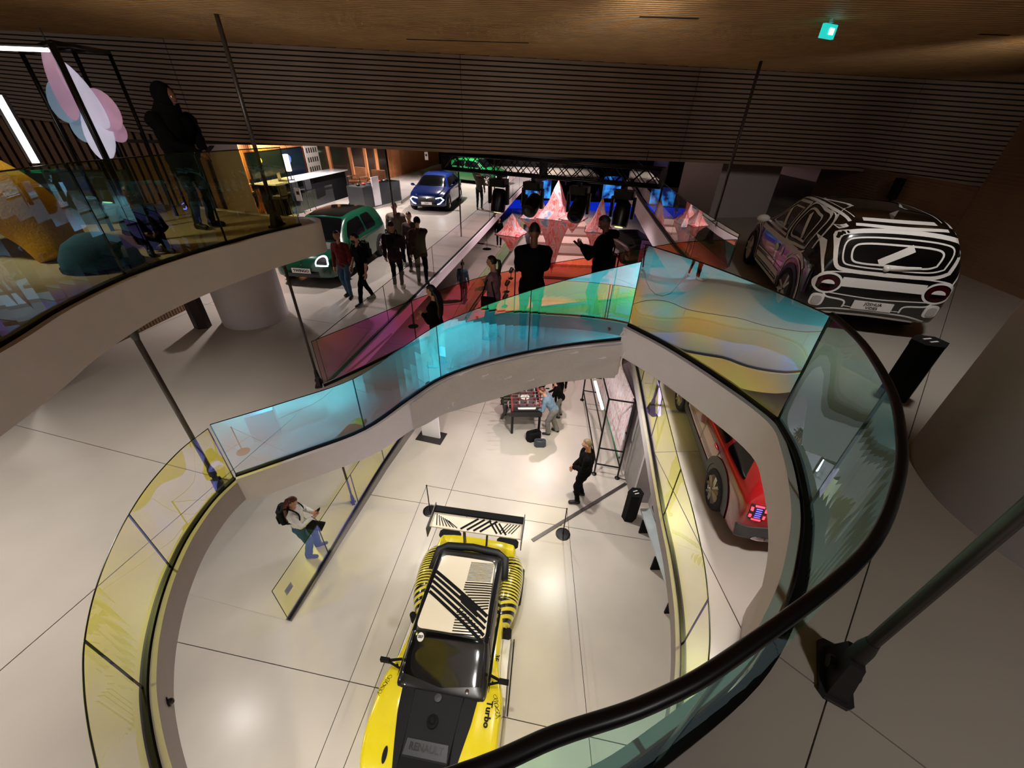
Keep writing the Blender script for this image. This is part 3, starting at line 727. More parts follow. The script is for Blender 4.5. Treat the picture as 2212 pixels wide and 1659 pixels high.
# distant green car and dark cars
dc, dp = car('compact_car', 'bright green car far behind the lighting truss', (-3.0, 32.5, Z1), -PI / 2 + 1.1, 1.1, HATCH, PAINT('bright_green_paint', '1a7a3c'), (-1.27, 1.3), HW, 1.80, r=.33)
mirrors(dc, .78, 1.0, .86, BLACKM); face(dc, dp, '')
kc, kp = car('racing_car', 'glossy black low car standing at the right edge of the stage floor', (7.0, 25.3, 0), PI / 2 + .15, 1.15, [(a, b, c, min(d, 1.2) if d > 1.2 else d, e, g) for a, b, c, d, e, g in HATCH], PAINT('gloss_black_paint', '0a0a0c'), (-1.27, 1.3), [w for w in HW if w[1] == 'T'], 1.8, r=.34, rim=TRIMB)
MB().box((-1.7, 0, 1.05), (.3, 1.7, .03)).box((-1.7, .8, .92), (.3, .02, .3)).box((-1.7, -.8, .92), (.3, .02, .3)).build('rear_wing', BLACKM, kc)
# red SUV seen from behind
SUV = [(-2.35, .46, .80, .86, .74, .6), (-2.31, .34, .98, 1.08, .86, .68), (-2.22, .30, 1.08, 1.34, .91, .66), (-2.0, .28, 1.10, 1.52, .93, .64), (-1.4, .27, 1.10, 1.62, .94, .64), (-.5, .26, 1.08, 1.66, .94, .65), (.2, .26, 1.06, 1.62, .94, .64), (.7, .26, 1.05, 1.42, .93, .64), (1.15, .27, 1.03, 1.14, .93, .74), (1.6, .28, .98, 1.07, .92, .74), (2.0, .29, .90, 1.0, .88, .66), (2.2, .32, .75, .85, .80, .5), (2.29, .38, .6, .66, .6, .4)]
SW = [('side_window', 'L', [(-1.95, 1.15), (-1.2, 1.13), (-1.25, 1.48), (-1.7, 1.44)], .06), ('side_window', 'L', [(-1.12, 1.13), (-.2, 1.12), (-.2, 1.54), (-1.12, 1.50)], .06), ('side_window', 'L', [(-.1, 1.12), (.95, 1.1), (.5, 1.45), (-.1, 1.54)], .06),
      ('rear_window', 'B', [(-.62, 1.18), (.62, 1.18), (.54, 1.45), (-.54, 1.45)], .08), ('windscreen', 'T', [(.5, -.56), (1.12, -.72), (1.2, 0), (1.12, .72), (.5, .56)], .06)]
RED = PAINT('metallic_red_paint', '8e1014')
rc, rpj = car('suv', 'metallic red crossover with glowing red tail lamps on the right lower floor', (3.80, 4.92, ZR), PI / 2 - .13, .82, SUV, RED, (-1.42, 1.38), SW, 1.90, r=.37, spokes=10, rim=mat('bright_alloy', 'c9c4b4', .25, metal=.9))
rpj.patch('rear_bumper', [(-.86, .30), (.86, .30), (.90, .62), (.5, .66), (-.5, .66), (-.90, .62)], 'B', mat('grey_cladding', '3a3c3d', .5), off=.02, cr=.05)
rpj.patch('skid_plate', [(-.55, .33), (.55, .33), (.6, .42), (-.6, .42)], 'B', mat('silver_skid', '7c7c78', .35, metal=.5), off=.035, cr=.03)
for sd in 'LR':
    for x0 in (-1.42, 1.38):
        mb = MB(); rpj.line(mb, ellipse((x0, .37), .50, .50, 20, -.25, PI + .25), .13, sd, off=.016); q = mb.build('arch_cladding', _M['grey_cladding'], rc)
    rpj.patch('sill_cladding', [(-1.0, .28), (.95, .28), (.95, .50), (-1.0, .50)], sd, _M['grey_cladding'], off=.012)
for sg in (1, -1):
    rpj.patch('tail_lamp', [(sg * .62, .80), (sg * .84, .80), (sg * .84, 1.06), (sg * .62, 1.06)], 'B', TRIMB, off=.012, cr=.04)
    for a, b in (((.64, .84), (.64, .90)), ((.64, .96), (.64, 1.02)), ((.82, .84), (.82, .90)), ((.82, .96), (.82, 1.02)), ((.67, 1.045), (.79, 1.045)), ((.67, .815), (.79, .815))):
        mb = MB(); rpj.line(mb, [(sg * a[0], a[1]), (sg * b[0], b[1])], .03, 'B', off=.022, smooth=False)
        if mb.f: mb.build('lamp_segment', LAMPR, rc)
    mb = MB()
    for k in range(5): rpj.line(mb, [(sg * .69, .86 + .035 * k), (sg * .77, .86 + .035 * k)], .012, 'B', off=.022, smooth=False)
    mb.build('lamp_core', mat('blue_led', '6a5cff', .3, emit='5a50ff', es=2.5), rc)
    MB().ball((-2.36, sg * .55, .40), (.03, .12, .045), 10, 6).build('exhaust_tip', CHROME, rc)
for z in (.60, .66):
    mb = MB(); rpj.line(mb, [(-.95, z), (.95, z)], .012, 'L', off=.01); mb.build('door_crease', TRIMB, rc)
mirrors(rc, .95, 1.12, .9, RED)
mb = MB(); rpj.line(mb, [(-.28, 1.12), (-.28, .55), (-.26, .5)], .012, 'L', off=.009, smooth=False); rpj.line(mb, [(-1.15, 1.10), (-1.05, .62)], .012, 'L', off=.009, smooth=False); mb.build('door_seam', BLACKM, rc)
for x in (-.95, .05): MB().ball((x, .945, .93), (.10, .02, .02), 10, 6).build('door_handle', RED, rc)
# black car with white painted outlines
BW = PAINT('satin_black_paint', '0c0a09')
q0, q1 = P(1800, 573, ZP + .70), P(2045, 605, ZP + .70)
_s = .80
rear_dir = Vector((q1.y - q0.y, -(q1.x - q0.x), 0)).normalized()     # points backwards, out of the boot
rear_dir = Matrix.Rotation(math.radians(9), 3, 'Z') @ rear_dir
_rz = math.atan2(-rear_dir.y, -rear_dir.x)
_c = (q0 + q1) / 2 - rear_dir * 1.84 * _s; _c.z = ZP
wcar, wp = car('city_car', 'black city car covered in thick white hand-painted outlines', _c, _rz, _s, CITY, BW, (-1.2, 1.25), [], 1.72, r=.33, spokes=3, rim=WPAINT)
ww = MB()
L_ = wp.line
for sd in 'LR':
    L_(ww, [(-1.25, .95), (-1.2, 1.36), (-.9, 1.42), (-.40, 1.42), (-.40, .93), (-.9, .92)], .035, sd, closed=True)
    L_(ww, [(-1.08, 1.0), (-1.03, 1.30), (-.85, 1.35), (-.48, 1.35), (-.48, 1.0), (-.8, .99)], .03, sd, closed=True)
    L_(ww, [(-.62, 1.32), (-.95, 1.02)], .07, sd, smooth=False)
    L_(ww, [(-.33, .93), (-.33, 1.42), (.15, 1.39), (.80, .98), (.80, .93)], .035, sd, smooth=False, closed=True)
    L_(ww, [(-.25, .99), (-.25, 1.33), (.15, 1.31), (.62, .99)], .022, sd, smooth=False, closed=True)
    L_(ww, [(.25, 1.26), (-.05, 1.0)], .08, sd, smooth=False)
    L_(ww, [(-1.45, 1.0), (-1.35, 1.36), (-1.0, 1.46), (-.3, 1.465), (.25, 1.42), (.95, 1.02)], .04, sd)
    L_(ww, [(-1.1, .86), (-.4, .85), (.3, .84), (.95, .84)], .075, sd)
    L_(ww, [(-.42, .92), (-.42, .4), (-.36, .3)], .018, sd, smooth=False)
    L_(ww, [(.82, .9), (.86, .6), (.76, .3)], .018, sd)
    L_(ww, [(-1.30, .92), (-1.0, .78), (-.86, .62), (-.80, .40)], .028, sd)
    L_(ww, [(-.85, .50), (-.1, .52), (.7, .50)], .02, sd)
    L_(ww, [(-.72, .40), (-.1, .41), (.7, .39)], .09, sd); L_(ww, [(-.7, .27), (.72, .26)], .05, sd, smooth=False)
    L_(ww, [(-.68, .33), (.72, .32)], .014, sd, smooth=False)
    for x0 in (-1.2, 1.25):
        L_(ww, ellipse((x0, .34), .46, .46, 18, -.2, PI + .2), .03, sd); L_(ww, ellipse((x0, .34), .53, .53, 12, .8, 2.3), .05, sd)
    L_(ww, [(1.0, .86), (1.3, .80), (1.62, .70)], .06, sd)
    for p_, w_ in (([(-.52, .72), (-.6, .72)], .12),): L_(ww, p_, w_, sd, smooth=False)
ww.build('side_outlines', WPAINT, wcar)
ww = MB()
L_(ww, [(-.62, .93), (-.66, 1.22), (-.50, 1.31), (0, 1.34), (.50, 1.31), (.66, 1.22), (.62, .93), (.45, .86), (0, .85), (-.45, .86)], .045, 'B', closed=True)
L_(ww, [(-.55, .97), (-.58, 1.18), (-.44, 1.25), (0, 1.27), (.44, 1.25), (.58, 1.18), (.55, .97), (.4, .92), (0, .91), (-.4, .92)], .018, 'B', closed=True)
L_(ww, [(-.46, 1.0), (-.48, 1.14), (-.36, 1.19), (0, 1.20), (.36, 1.19), (.48, 1.14), (.46, 1.0), (.34, .96), (0, .96), (-.34, .96)], .022, 'B', closed=True)
L_(ww, [(-.16, 1.18), (.16, .98)], .09, 'B', smooth=False)
L_(ww, [(-.75, .62), (-.72, .80), (-.40, .84), (0, .83), (.40, .84), (.72, .80), (.75, .62)], .016, 'B')
for sg in (1, -1):
    L_(ww, ellipse((sg * .62, .68), .155, .125, 20), .026, 'B', closed=True)
    L_(ww, [(sg * .72, .80), (sg * .76, 1.0), (sg * .70, 1.25), (sg * .58, 1.36)], .024, 'B')
    L_(ww, [(sg * .62, .55), (sg * .56, .50), (sg * .35, .47), (sg * .33, .38)], .022, 'B')
    L_(ww, [(sg * .48, .28), (sg * .60, .24), (sg * .40, .24)], .02, 'B')
L_(ww, [(-.47, .715), (.47, .715)], .12, 'B', smooth=False)
L_(ww, [(-.58, .56), (0, .53), (.58, .56)], .014, 'B'); L_(ww, [(-.66, .30), (-.4, .35), (0, .355), (.4, .35), (.66, .30)], .022, 'B')
L_(ww, [(-.55, .27), (0, .29), (.55, .27)], .035, 'B')
L_(ww, [(-.33, .40), (0, .385), (.33, .40)], .012, 'B')
ww.build('rear_outlines', WPAINT, wcar)
ww = MB()
L_(ww, [(-1.62, -.5), (-1.66, 0), (-1.62, .5)], .05, 'T'); L_(ww, [(-1.5, -.40), (-1.53, 0), (-1.5, .40)], .09, 'T')
for sg in (1, -1): L_(ww, [(-1.55, sg * .55), (-1.0, sg * .585), (0, sg * .585), (.3, sg * .57)], .035, 'T'); L_(ww, [(-1.45, sg * .48), (-1.0, sg * .51), (0, sg * .51), (.25, sg * .5)], .014, 'T')
L_(ww, [(.40, -.50), (.98, -.64), (1.03, 0), (.98, .64), (.40, .50)], .03, 'T', closed=True, smooth=False)
L_(ww, [(1.15, -.5), (1.6, -.4), (1.68, 0), (1.6, .4), (1.15, .5)], .06, 'T')
ww.build('roof_outlines', WPAINT, wcar)
for sg in (1, -1):
    wp.patch('tail_lamp', ellipse((sg * .62, .68), .125, .095, 24), 'B', mat('dark_red_lens', '3a060c', .15, coat=1), off=.014)
    wp.patch('lamp_core', ellipse((sg * .62, .675), .075, .05, 16, 0, PI), 'B', WPAINT, off=.022)
    wp.patch('lamp_strip', [(sg * .62 - .08, .635), (sg * .62 + .08, .635), (sg * .62 + .08, .66), (sg * .62 - .08, .66)], 'B', AUTOGL, off=.022)
    wp.patch('fog_lamp_ring', [(sg * .58, .36), (sg * .74, .36), (sg * .74, .53), (sg * .58, .53)], 'B', WPAINT, off=.012, cr=.06)
    wp.patch('fog_lamp', [(sg * .61, .385), (sg * .715, .385), (sg * .715, .505), (sg * .61, .505)], 'B', mat('grey_reflector', 'b7b3b0', .4), off=.022, cr=.05)
Mp, pl = plate(wcar, (-1.905, 0, .435), .46, .115, '', .1, -1)
text('plate_lettering', 'JOSHUA', .055, BLACKM, Mp @ Matrix.Translation((0, .025, .008)), pl); text('plate_lettering', 'VIDES', .055, BLACKM, Mp @ Matrix.Translation((0, -.028, .008)), pl)
MB().tube([(-1.87, .02, .93), (-1.87, -.30, .965)], [.03, .018], 8).ball((-1.87, .05, .925), .04).build('rear_wiper', WPAINT, wcar)
for sg in (1, -1):
    MB().ball((-.28, sg * .868, .72), (.09, .03, .06), 12, 6).build('door_handle', WPAINT, wcar)
mirrors(wcar, .70, .98, .84, WPAINT, .095)
MB().add([(-1.36, 0, 1.46), (-1.22, .018, 1.47), (-1.22, -.018, 1.47), (-1.38, 0, 1.545)], [(0, 1, 3), (0, 3, 2), (1, 2, 3), (0, 2, 1)]).build('antenna_fin', WPAINT, wcar)
# ------------------------------------------------------------------ yellow wide-body show car
YEL = PAINT('signal_yellow_paint', 'e3cf1e')
def stripes(name, ca, cb, freq, ang, duty=.5, rough=.25):
    m = bpy.data.materials.new(name); m.use_nodes = True; nt = m.node_tree; b = nt.nodes['Principled BSDF']; N = nt.nodes.new; L = nt.links.new
    tc = N('ShaderNodeTexCoord'); sp = N('ShaderNodeSeparateXYZ'); L(tc.outputs['Object'], sp.inputs[0])
    a = N('ShaderNodeMath'); a.operation = 'MULTIPLY'; a.inputs[1].default_value = math.cos(ang) * freq; L(sp.outputs[0], a.inputs[0])
    c = N('ShaderNodeMath'); c.operation = 'MULTIPLY_ADD'; c.inputs[1].default_value = math.sin(ang) * freq; L(sp.outputs[1], c.inputs[0]); L(a.outputs[0], c.inputs[2])
    fr = N('ShaderNodeMath'); fr.operation = 'FRACT'; L(c.outputs[0], fr.inputs[0])
    gt = N('ShaderNodeMath'); gt.operation = 'GREATER_THAN'; gt.inputs[1].default_value = duty; L(fr.outputs[0], gt.inputs[0])
    mx = N('ShaderNodeMix'); mx.data_type = 'RGBA'; L(gt.outputs[0], mx.inputs[0]); mx.inputs[6].default_value = ca + (1,); mx.inputs[7].default_value = cb + (1,)
    L(mx.outputs[2], b.inputs['Base Color']); b.inputs['Roughness'].default_value = rough; b.inputs['Coat Weight'].default_value = 1; return m
cY, cK, cW = hx('e0cf40'), hx('0c0c0d'), hx('f3ead8')
ST1 = stripes('flare_stripes_wide', cY, cK, 11, .35, .5); ST2 = stripes('flare_stripes_fine', cY, cK, 19, .1, .55)
RS = .86
rt = thing('show_car', 'yellow wide-body show car with black and white striped roof and tall wing', 'car', (-.74, 2.78, 0), -PI / 2 - .13); rt.scale = (RS,) * 3
HULL = [(-1.93, .45, .70, .74, .62, .5), (-1.88, .32, .80, .86, .80, .60), (-1.6, .22, .84, .90, .84, .62), (-1.1, .16, .82, .90, .80, .62), (-.6, .13, .78, .86, .80, .70), (.0, .12, .76, .84, .82, .74), (.35, .13, .78, .86, .86, .74), (.75, .15, .80, .86, .98, .62), (1.1, .16, .78, .84, 1.0, .60), (1.45, .17, .72, .78, 1.0, .58), (1.75, .18, .62, .68, .94, .52), (1.98, .20, .50, .56, .80, .45), (2.08, .26, .40, .44, .6, .35)]
hv, hf = body_mesh(HULL); o = mobj('body', hv, hf, YEL, rt); autosmooth(o, 55)
CAB = [(-1.46, .80, .86, .90, .70, .55), (-1.40, .80, .92, 1.10, .72, .60), (-1.25, .80, .94, 1.24, .73, .60), (-.9, .80, .94, 1.30, .73, .60), (-.3, .8, .94, 1.32, .73, .60), (.15, .8, .92, 1.29, .73, .60), (.45, .78, .90, 1.12, .74, .63), (.78, .74, .86, .92, .74, .64), (.86, .70, .80, .86, .70, .6)]
cv, cf = body_mesh(CAB); o = mobj('cabin', cv, cf, mat('cabin_black', '131416', .3, coat=1), rt); autosmooth(o, 55)
rj, cj = Proj(hv, hf, rt), Proj(cv, cf, rt)
ROOFW = mat('cream_roof_paint', 'efe3cb', .25, coat=.6, var=.01)
roof = [(-1.16, -.50), (.17, -.575), (.17, .575), (-1.16, .50)]
cj.patch('roof_panel', roof, 'T', ROOFW, off=.006, cr=.10)
cj.patch('windscreen', [(.20, -.57), (.70, -.66), (.80, 0), (.70, .66), (.20, .57)], 'T', AUTOGL, off=.006, cr=.05)
for sd in 'LR': cj.patch('side_window', [(-.55, .93), (.42, .90), (.12, 1.20), (-.50, 1.22)], sd, AUTOGL, cr=.04)
l = cj.line      # roof graphics: y>0 is the car's left (right of the picture)
def rst(pts, w, nm='roof_stripe', off=.011):
    rb = MB(); l(rb, pts, w, 'T', off=off, smooth=False)
    if rb.f: rb.build(nm, BLACKM, rt)
for k in range(5): d = k * .095; rst([(-.80 + d, -.535), (-.16 + d, .545)], .052 if k else .06)
for k in range(4): d = k * .095; rst([(-.42 + d, .02 + .04 * k), (-.22 + d, .36 + .03 * k)], .035, off=.0115)
for k in range(15):
    x = -1.12 + k * .026; rst([(x + .05, .06 + .0 * k), (x, .49)], .009)
for k in range(11):
    x = -.72 + k * .043; y0 = .05 + max(0, k - 3) * .045
    rst([(x + .06, y0), (x, .535)], .022, off=.0112)
for k in range(10):
    x = -.22 + k * .039; y1 = min(.50, .08 + k * .06)
    rst([(x + .05, .03), (x + .01, y1)], .017, off=.0112)
l2 = MB(); bnd = [(-1.24, -.52), (-1.18, -.57), (.2, -.60), (.2, .60), (-1.18, .57), (-1.24, .52)]
cj.line(l2, bnd[1:3] , .05, 'T', off=.013, smooth=False); l2.build('roof_rail', BLACKM, rt); l2 = MB(); cj.line(l2, bnd[3:5], .05, 'T', off=.013, smooth=False); l2.build('roof_rail', BLACKM, rt)
MB().tube([(-1.0, -.70, 1.0), (-1.36, -.66, 1.10), (-1.44, -.5, 1.14), (-1.47, 0, 1.16), (-1.44, .5, 1.14), (-1.36, .66, 1.10), (-1.0, .70, 1.0)], .075, 10).build('rear_roll_hoop', mat('hoop_black', '16181b', .5), rt, smooth=True)
# flared rear arches, one shell each, striped
for sg in (1, -1):
    fv = MB(); sect = []
    FL = [(-1.90, .62, .78, .30), (-1.75, .66, .92, .55), (-1.45, .66, 1.02, .80), (-1.15, .66, 1.04, .86), (-.85, .66, 1.02, .84), (-.62, .66, .98, .76), (-.42, .68, .90, .62), (-.30, .70, .80, .48)]
    st = spline(FL, 5); w = 9; vs = []
    for x, yi, yo, zt in st:
        for k in range(w):
            a = PI * k / (w - 1) * .62
            yy = yi + (yo - yi) * math.sin(min(a, PI / 2)) ** .8 if a < PI / 2 else yo - (yo - yi) * .10 * (a - PI / 2)
            zz = .22 + (zt - .14) * (math.cos(a) * .5 + .5) + .08
            vs.append((x, sg * yy, zz))
    fs = [(i * w + k, (i + 1) * w + k, (i + 1) * w + k + 1, i * w + k + 1) for i in range(len(st) - 1) for k in range(w - 1)]
    nV = len(vs); vs += [(x * .995, y * .97, z - .02) for x, y, z in vs]; fs += [tuple(i + nV for i in t[::-1]) for t in fs]
    for i in range(len(st) - 1): a, b = i * w, (i + 1) * w; fs += [(a, a + nV, b + nV, b), (a + w - 1, b + w - 1, b + w - 1 + nV, a + w - 1 + nV)]
    fm = []
    for t in fs:
        x = sum(vs[i][0] for i in t) / len(t); fm.append(0 if x < -1.35 or x > -.72 else 1)
    o = mobj('rear_flare', vs, fs, None, rt, mats=[ST1, ST2], fm=fm); autosmooth(o, 60)
    MB().box((-.33, sg * .84, .40), (.10, .22, .34), bev=.03).build('side_intake', BLACKM, rt)
    wheel(rt, -1.28, sg * .90, .35, .28, 5, TRIMB); wheel(rt, 1.28, sg * .86, .33, .24, 5, TRIMB)
    MB().wall([(-.35, sg * .93), (.2, sg * .95), (.7, sg * .99)], .10, .34, .02).build('white_sill', WPAINT, rt)
    MB().prism([(-.35, sg * .70), (.75, sg * .70), (.75, sg * .98), (-.35, sg * .93)] if sg > 0 else [(-.35, sg * .93), (.75, sg * .98), (.75, sg * .70), (-.35, sg * .70)], .30, .33).build('sill_shelf', WPAINT, rt)
    MB().wall([(-.40, sg * 1.0), (.75, sg * 1.05)], .06, .12, .02).build('side_skirt', BLACKM, rt)
    # angular mirror on two arms
    mb = MB().tube([(.52, sg * .72, .93), (.60, sg * .93, .99)], .022, 5).tube([(.64, sg * .72, .90), (.60, sg * .93, .99)], .018, 5).box((.60, sg * .96, 1.0), (.05, .15, .10)); mb.build('door_mirror', BLACKM, rt)
    MB().box((-1.93, sg * .62, .78), (.22, .46, .05), bev=.06).build('rear_vent', BLACKM, rt)
    MB().lathe([(.001, 0), (.022, 0), (.022, .02), (.001, .02)], 10, (.60, sg * .78, .865)).build('bonnet_pin', BLACKM, rt)
    # signature scribble
    sc_ = MB(); pts = [(.72 + .011 * i + .02 * math.sin(i * 2.1), sg * (.84 + .035 * math.sin(i * 1.7) + .004 * i)) for i in range(26)]
    rj.line(sc_, pts, .005, 'T', off=.006); sc_.build('signature', BLACKM, rt)
# bonnet box
BON = mat('bonnet_black', '08090a', .6, spec=.25)
rj.patch('bonnet_inlay', [(.80, -.60), (.80, .60), (1.15, .56), (1.86, .40), (1.90, 0), (1.86, -.40), (1.15, -.56)], 'T', BON, off=.008, cr=.05)
def boxpan(pts, z0, z1, nm, m):
    return MB().prism(pts, z0, z1).build(nm, m, rt)
v = [(.86, -.38, .88), (.86, .38, .88), (1.62, .33, .80), (1.62, -.33, .80), (.84, -.44, .80), (.84, .44, .80), (1.80, .40, .62), (1.80, -.40, .62)]
mobj('bonnet_scoop', v, [(0, 3, 2, 1), (4, 5, 6, 7), (0, 1, 5, 4), (3, 7, 6, 2), (1, 2, 6, 5), (0, 4, 7, 3)], BON, rt)
v2 = [(1.62, -.33, .802), (1.62, .33, .802), (1.72, .34, .73), (1.72, -.34, .73)]
def on(x, y): return .883 - (x - .86) * .08 / .76
pan = MB().add([(1.42, -.30, on(1.42, 0) + .006), (1.42, .30, on(1.42, 0) + .006), (1.60, .32, on(1.60, 0) + .006), (1.60, -.32, on(1.60, 0) + .006)], [(0, 3, 2, 1)]).build('name_panel', mat('name_panel_grey', '2a2b2d', .4), rt)
Mt = Matrix.Translation((1.50, 0, on(1.50, 0) + .011)) @ Matrix.Rotation(PI / 2, 4, 'Z') @ Matrix.Rotation(math.radians(6), 4, 'X')
text('bonnet_lettering', 'RENAULT', .115, mat('lettering_black', '050505', .3), Mt, pan, bold=True)
MB().lathe([(.085, 0), (.085, .03), (.05, .045), (.03, .03), (.001, .03)], 16, (1.20, 0, on(1.2, 0))).build('filler_cap', BLACKM, rt)
MB().lathe([(.055, 0), (.055, .02), (.001, .022)], 16, (.92, 0, on(.92, 0))).build('vent_disc', mat('name_panel_grey', '2a2b2d', .4), rt)
MB().lathe([(.03, 0), (.03, .02), (.001, .022)], 12, (.80, .42, .93)).build('hood_bolt', CHROME, rt)
cj.patch('race_number_disc', ellipse((.28, -.46), .055, .055, 20), 'T', WPAINT, off=.012)
hp = cj.hit(.28, -.46, 'T', .020)
if hp: text('race_number', '207', .055, BLACKM, Matrix.Translation(hp) @ Matrix.Rotation(PI / 2, 4, 'Z') @ Matrix.Rotation(math.radians(26), 4, 'X'), rt, bold=True)
fs_ = MB()
for k in range(7): rj.line(fs_, [(1.90 + .0 * k, -.42 + k * .12), (2.02, -.46 + k * .12)], .05, 'T', off=.006, smooth=False)
fs_.build('nose_stripes', BLACKM, rt)
for sg in (-1,):
    rj.patch('bonnet_vent', ellipse((1.62, sg * .58), .09, .035, 16), 'T', BON, off=.01)
# side lettering on the right-hand sill
mm = Matrix.Translation((.38, .80, .86)) @ Matrix.Rotation(math.radians(180), 4, 'Z')
for s_, x_ in (('Turbo', .98), ('3E', .22)):
    hp = rj.hit(x_, .775 if s_ == '3E' else .78, 'T', .012)
    if hp: text('side_lettering', s_, .13 if s_ == 'Turbo' else .10, BLACKM, Matrix.Translation(hp) @ Matrix.Rotation(0, 4, 'Z'), rt, bold=True)
# rear wing
wz = 1.40
wg = MB().prism([(-1.98, -.92), (-1.62, -.92), (-1.62, .92), (-1.98, .92)], wz, wz + .03).build('wing_plane', ROOFW, rt)
MB().prism([(-2.10, -.92), (-1.96, -.92), (-1.96, .92), (-2.10, .92)], wz + .02, wz + .08).build('wing_flap', BLACKM, rt)
wj = Proj([(-1.98, -.92, wz + .03), (-1.62, -.92, wz + .03), (-1.62, .92, wz + .03), (-1.98, .92, wz + .03)], [(0, 1, 2, 3)], rt)
def wst(pts, w):
    ws = MB(); wj.line(ws, pts, w, 'T', off=.006, smooth=False); ws.build('wing_stripe', BLACKM, wg)
for k in range(5): wst([(-1.92, .86 - k * .06), (-1.70, .72 - k * .06)], .02)
for k in range(4): wst([(-1.94, .40 - k * .13), (-1.65, .10 - k * .13)], .045)
for k in range(7): wst([(-1.66, -.36 - k * .07), (-1.80 - .02 * k, -.58 - k * .045)], .018)
for k in range(3): wst([(-1.66, .62 - k * .09), (-1.90, .44 - k * .09)], .035)
for sg in (1, -1):
    MB().prism([(-2.14, sg * .935 - .008), (-1.50, sg * .935 - .008), (-1.50, sg * .935 + .008), (-2.14, sg * .935 + .008)], wz - .16, wz + .12).build('wing_endplate', DSTEEL, rt)
    MB().tube([(-1.60, sg * .22, .86), (-1.70, sg * .24, wz)], .016, 6).tube([(-1.72, sg * .22, .84), (-1.78, sg * .24, wz)], .012, 6).build('wing_support', DSTEEL, rt)
    MB().tube([(-2.02, sg * .24, wz + .06), (-1.94, sg * .24, wz + .03)], .01, 6).build('wing_bracket', CHROME, rt)
# ------------------------------------------------------------------ people
SKIN = mat('skin', 'c58f72', .55, var=.03); SKIND = mat('dark_skin', '6b4534', .55, var=.03)
HAIRD = mat('dark_hair', '17100d', .5, var=.15, scale=40); HAIRB = mat('auburn_hair', '5b2d1c', .45, var=.2, scale=40); HAIRG = mat('grey_brown_hair', '6d5a48', .6, var=.2, scale=40)
EYEW = mat('eye_white', 'd8d4cc', .3); EYED = mat('iris', '1a120e', .2); LIP = mat('lips', '8c4a42', .5)
def ik(a, b, l1, l2, pole):
    a, b, pole = Vector(a), Vector(b), Vector(pole); d = b - a; L = min(d.length, (l1 + l2) * .995); d.normalize(); b = a + d * L
    x = (l1 * l1 - l2 * l2 + L * L) / (2 * L); h = math.sqrt(max(0, l1 * l1 - x * x))
    p = (pole - pole.dot(d) * d)
    p = p.normalized() if p.length > 1e-6 else d.orthogonal()
    return a + d * x + p * h, b
def head_mesh(c, s, yaw, pitch):
    """head with face looking along +x before turning; returns verts, faces, list of extra blobs"""
    R = Matrix.Rotation(yaw, 3, 'Z') @ Matrix.Rotation(pitch, 3, 'Y'); c = Vector(c); seg, rings = 24, 18; vs = []
    for i in range(1, rings):
        t = PI * i / rings; z = math.cos(t)
        for k in range(seg):
            a = 2 * PI * k / seg; x = math.sin(t) * math.cos(a); y = math.sin(t) * math.sin(a)
            px, py, pz = x * .098, y * .076, z * .118
            if z < 0: py *= 1 + .28 * z; px *= 1 + (.10 * z if x > 0 else .38 * z)         # jaw, nape
            if x > .3:
                g = math.exp(-(y / .16) ** 2)
                px += .020 * g * math.exp(-((z + .18) / .17) ** 2)                         # nose
                px += .008 * g * math.exp(-((z - .05) / .1) ** 2)
                px += .006 * math.exp(-(y / .3) ** 2) * math.exp(-((z + .50) / .08) ** 2)  # lips
                px += .008 * math.exp(-(y / .3) ** 2) * math.exp(-((z + .85) / .12) ** 2)  # chin
                for e in (-1, 1): px -= .012 * math.exp(-((y - e * .38) / .18) ** 2) * math.exp(-((z - .02) / .13) ** 2)
            vs.append(Vector((px, py, pz)))
    n = len(vs); vs += [Vector((0, 0, .118)), Vector((.012, 0, -.118))]
    fs = [(i * seg + k, (i + 1) * seg + k, (i + 1) * seg + (k + 1) % seg, i * seg + (k + 1) % seg) for i in range(rings - 2) for k in range(seg)]
    fs += [(n, k, (k + 1) % seg) for k in range(seg)] + [(n + 1, (rings - 2) * seg + (k + 1) % seg, (rings - 2) * seg + k) for k in range(seg)]
    return [R @ (v * s) + c for v in vs], fs, R
def hand(mb, wrist, d, n, s, side, curl=.5):
    """palm and five fingers; d = pointing direction, n = palm normal, side sign for the thumb"""
    d = Vector(d).normalized(); n = Vector(n); n = (n - n.dot(d) * d).normalized(); w = d.cross(n) * side
    W = Vector(wrist); L = .185 * s
    mb.tube([W - d * .02 * s, W + d * .03 * s, W + d * .085 * s], [.026 * s, .036 * s, .036 * s], 8)
    for i, (o, ln) in enumerate(((-.030, .068), (-.010, .082), (.011, .076), (.030, .060))):
        b = W + d * .082 * s + w * o * s; p = [b]; ang = 0
        for q in (.42, .32, .26):
            ang += curl * (.9 if q < .4 else .5); b = b + (d * math.cos(ang) + n * math.sin(ang)) * ln * s * q * 1.05; p.append(b)
        mb.tube(p, [.0105 * s, .0098 * s, .009 * s, .0068 * s], 6)
    b = W + d * .02 * s - w * .028 * s
    mb.tube([b, b + (d * .45 - w * .75 + n * .3).normalized() * .035 * s, b + (d * .9 - w * .6 + n * .5).normalized() * .066 * s], [.014 * s, .012 * s, .008 * s], 6)
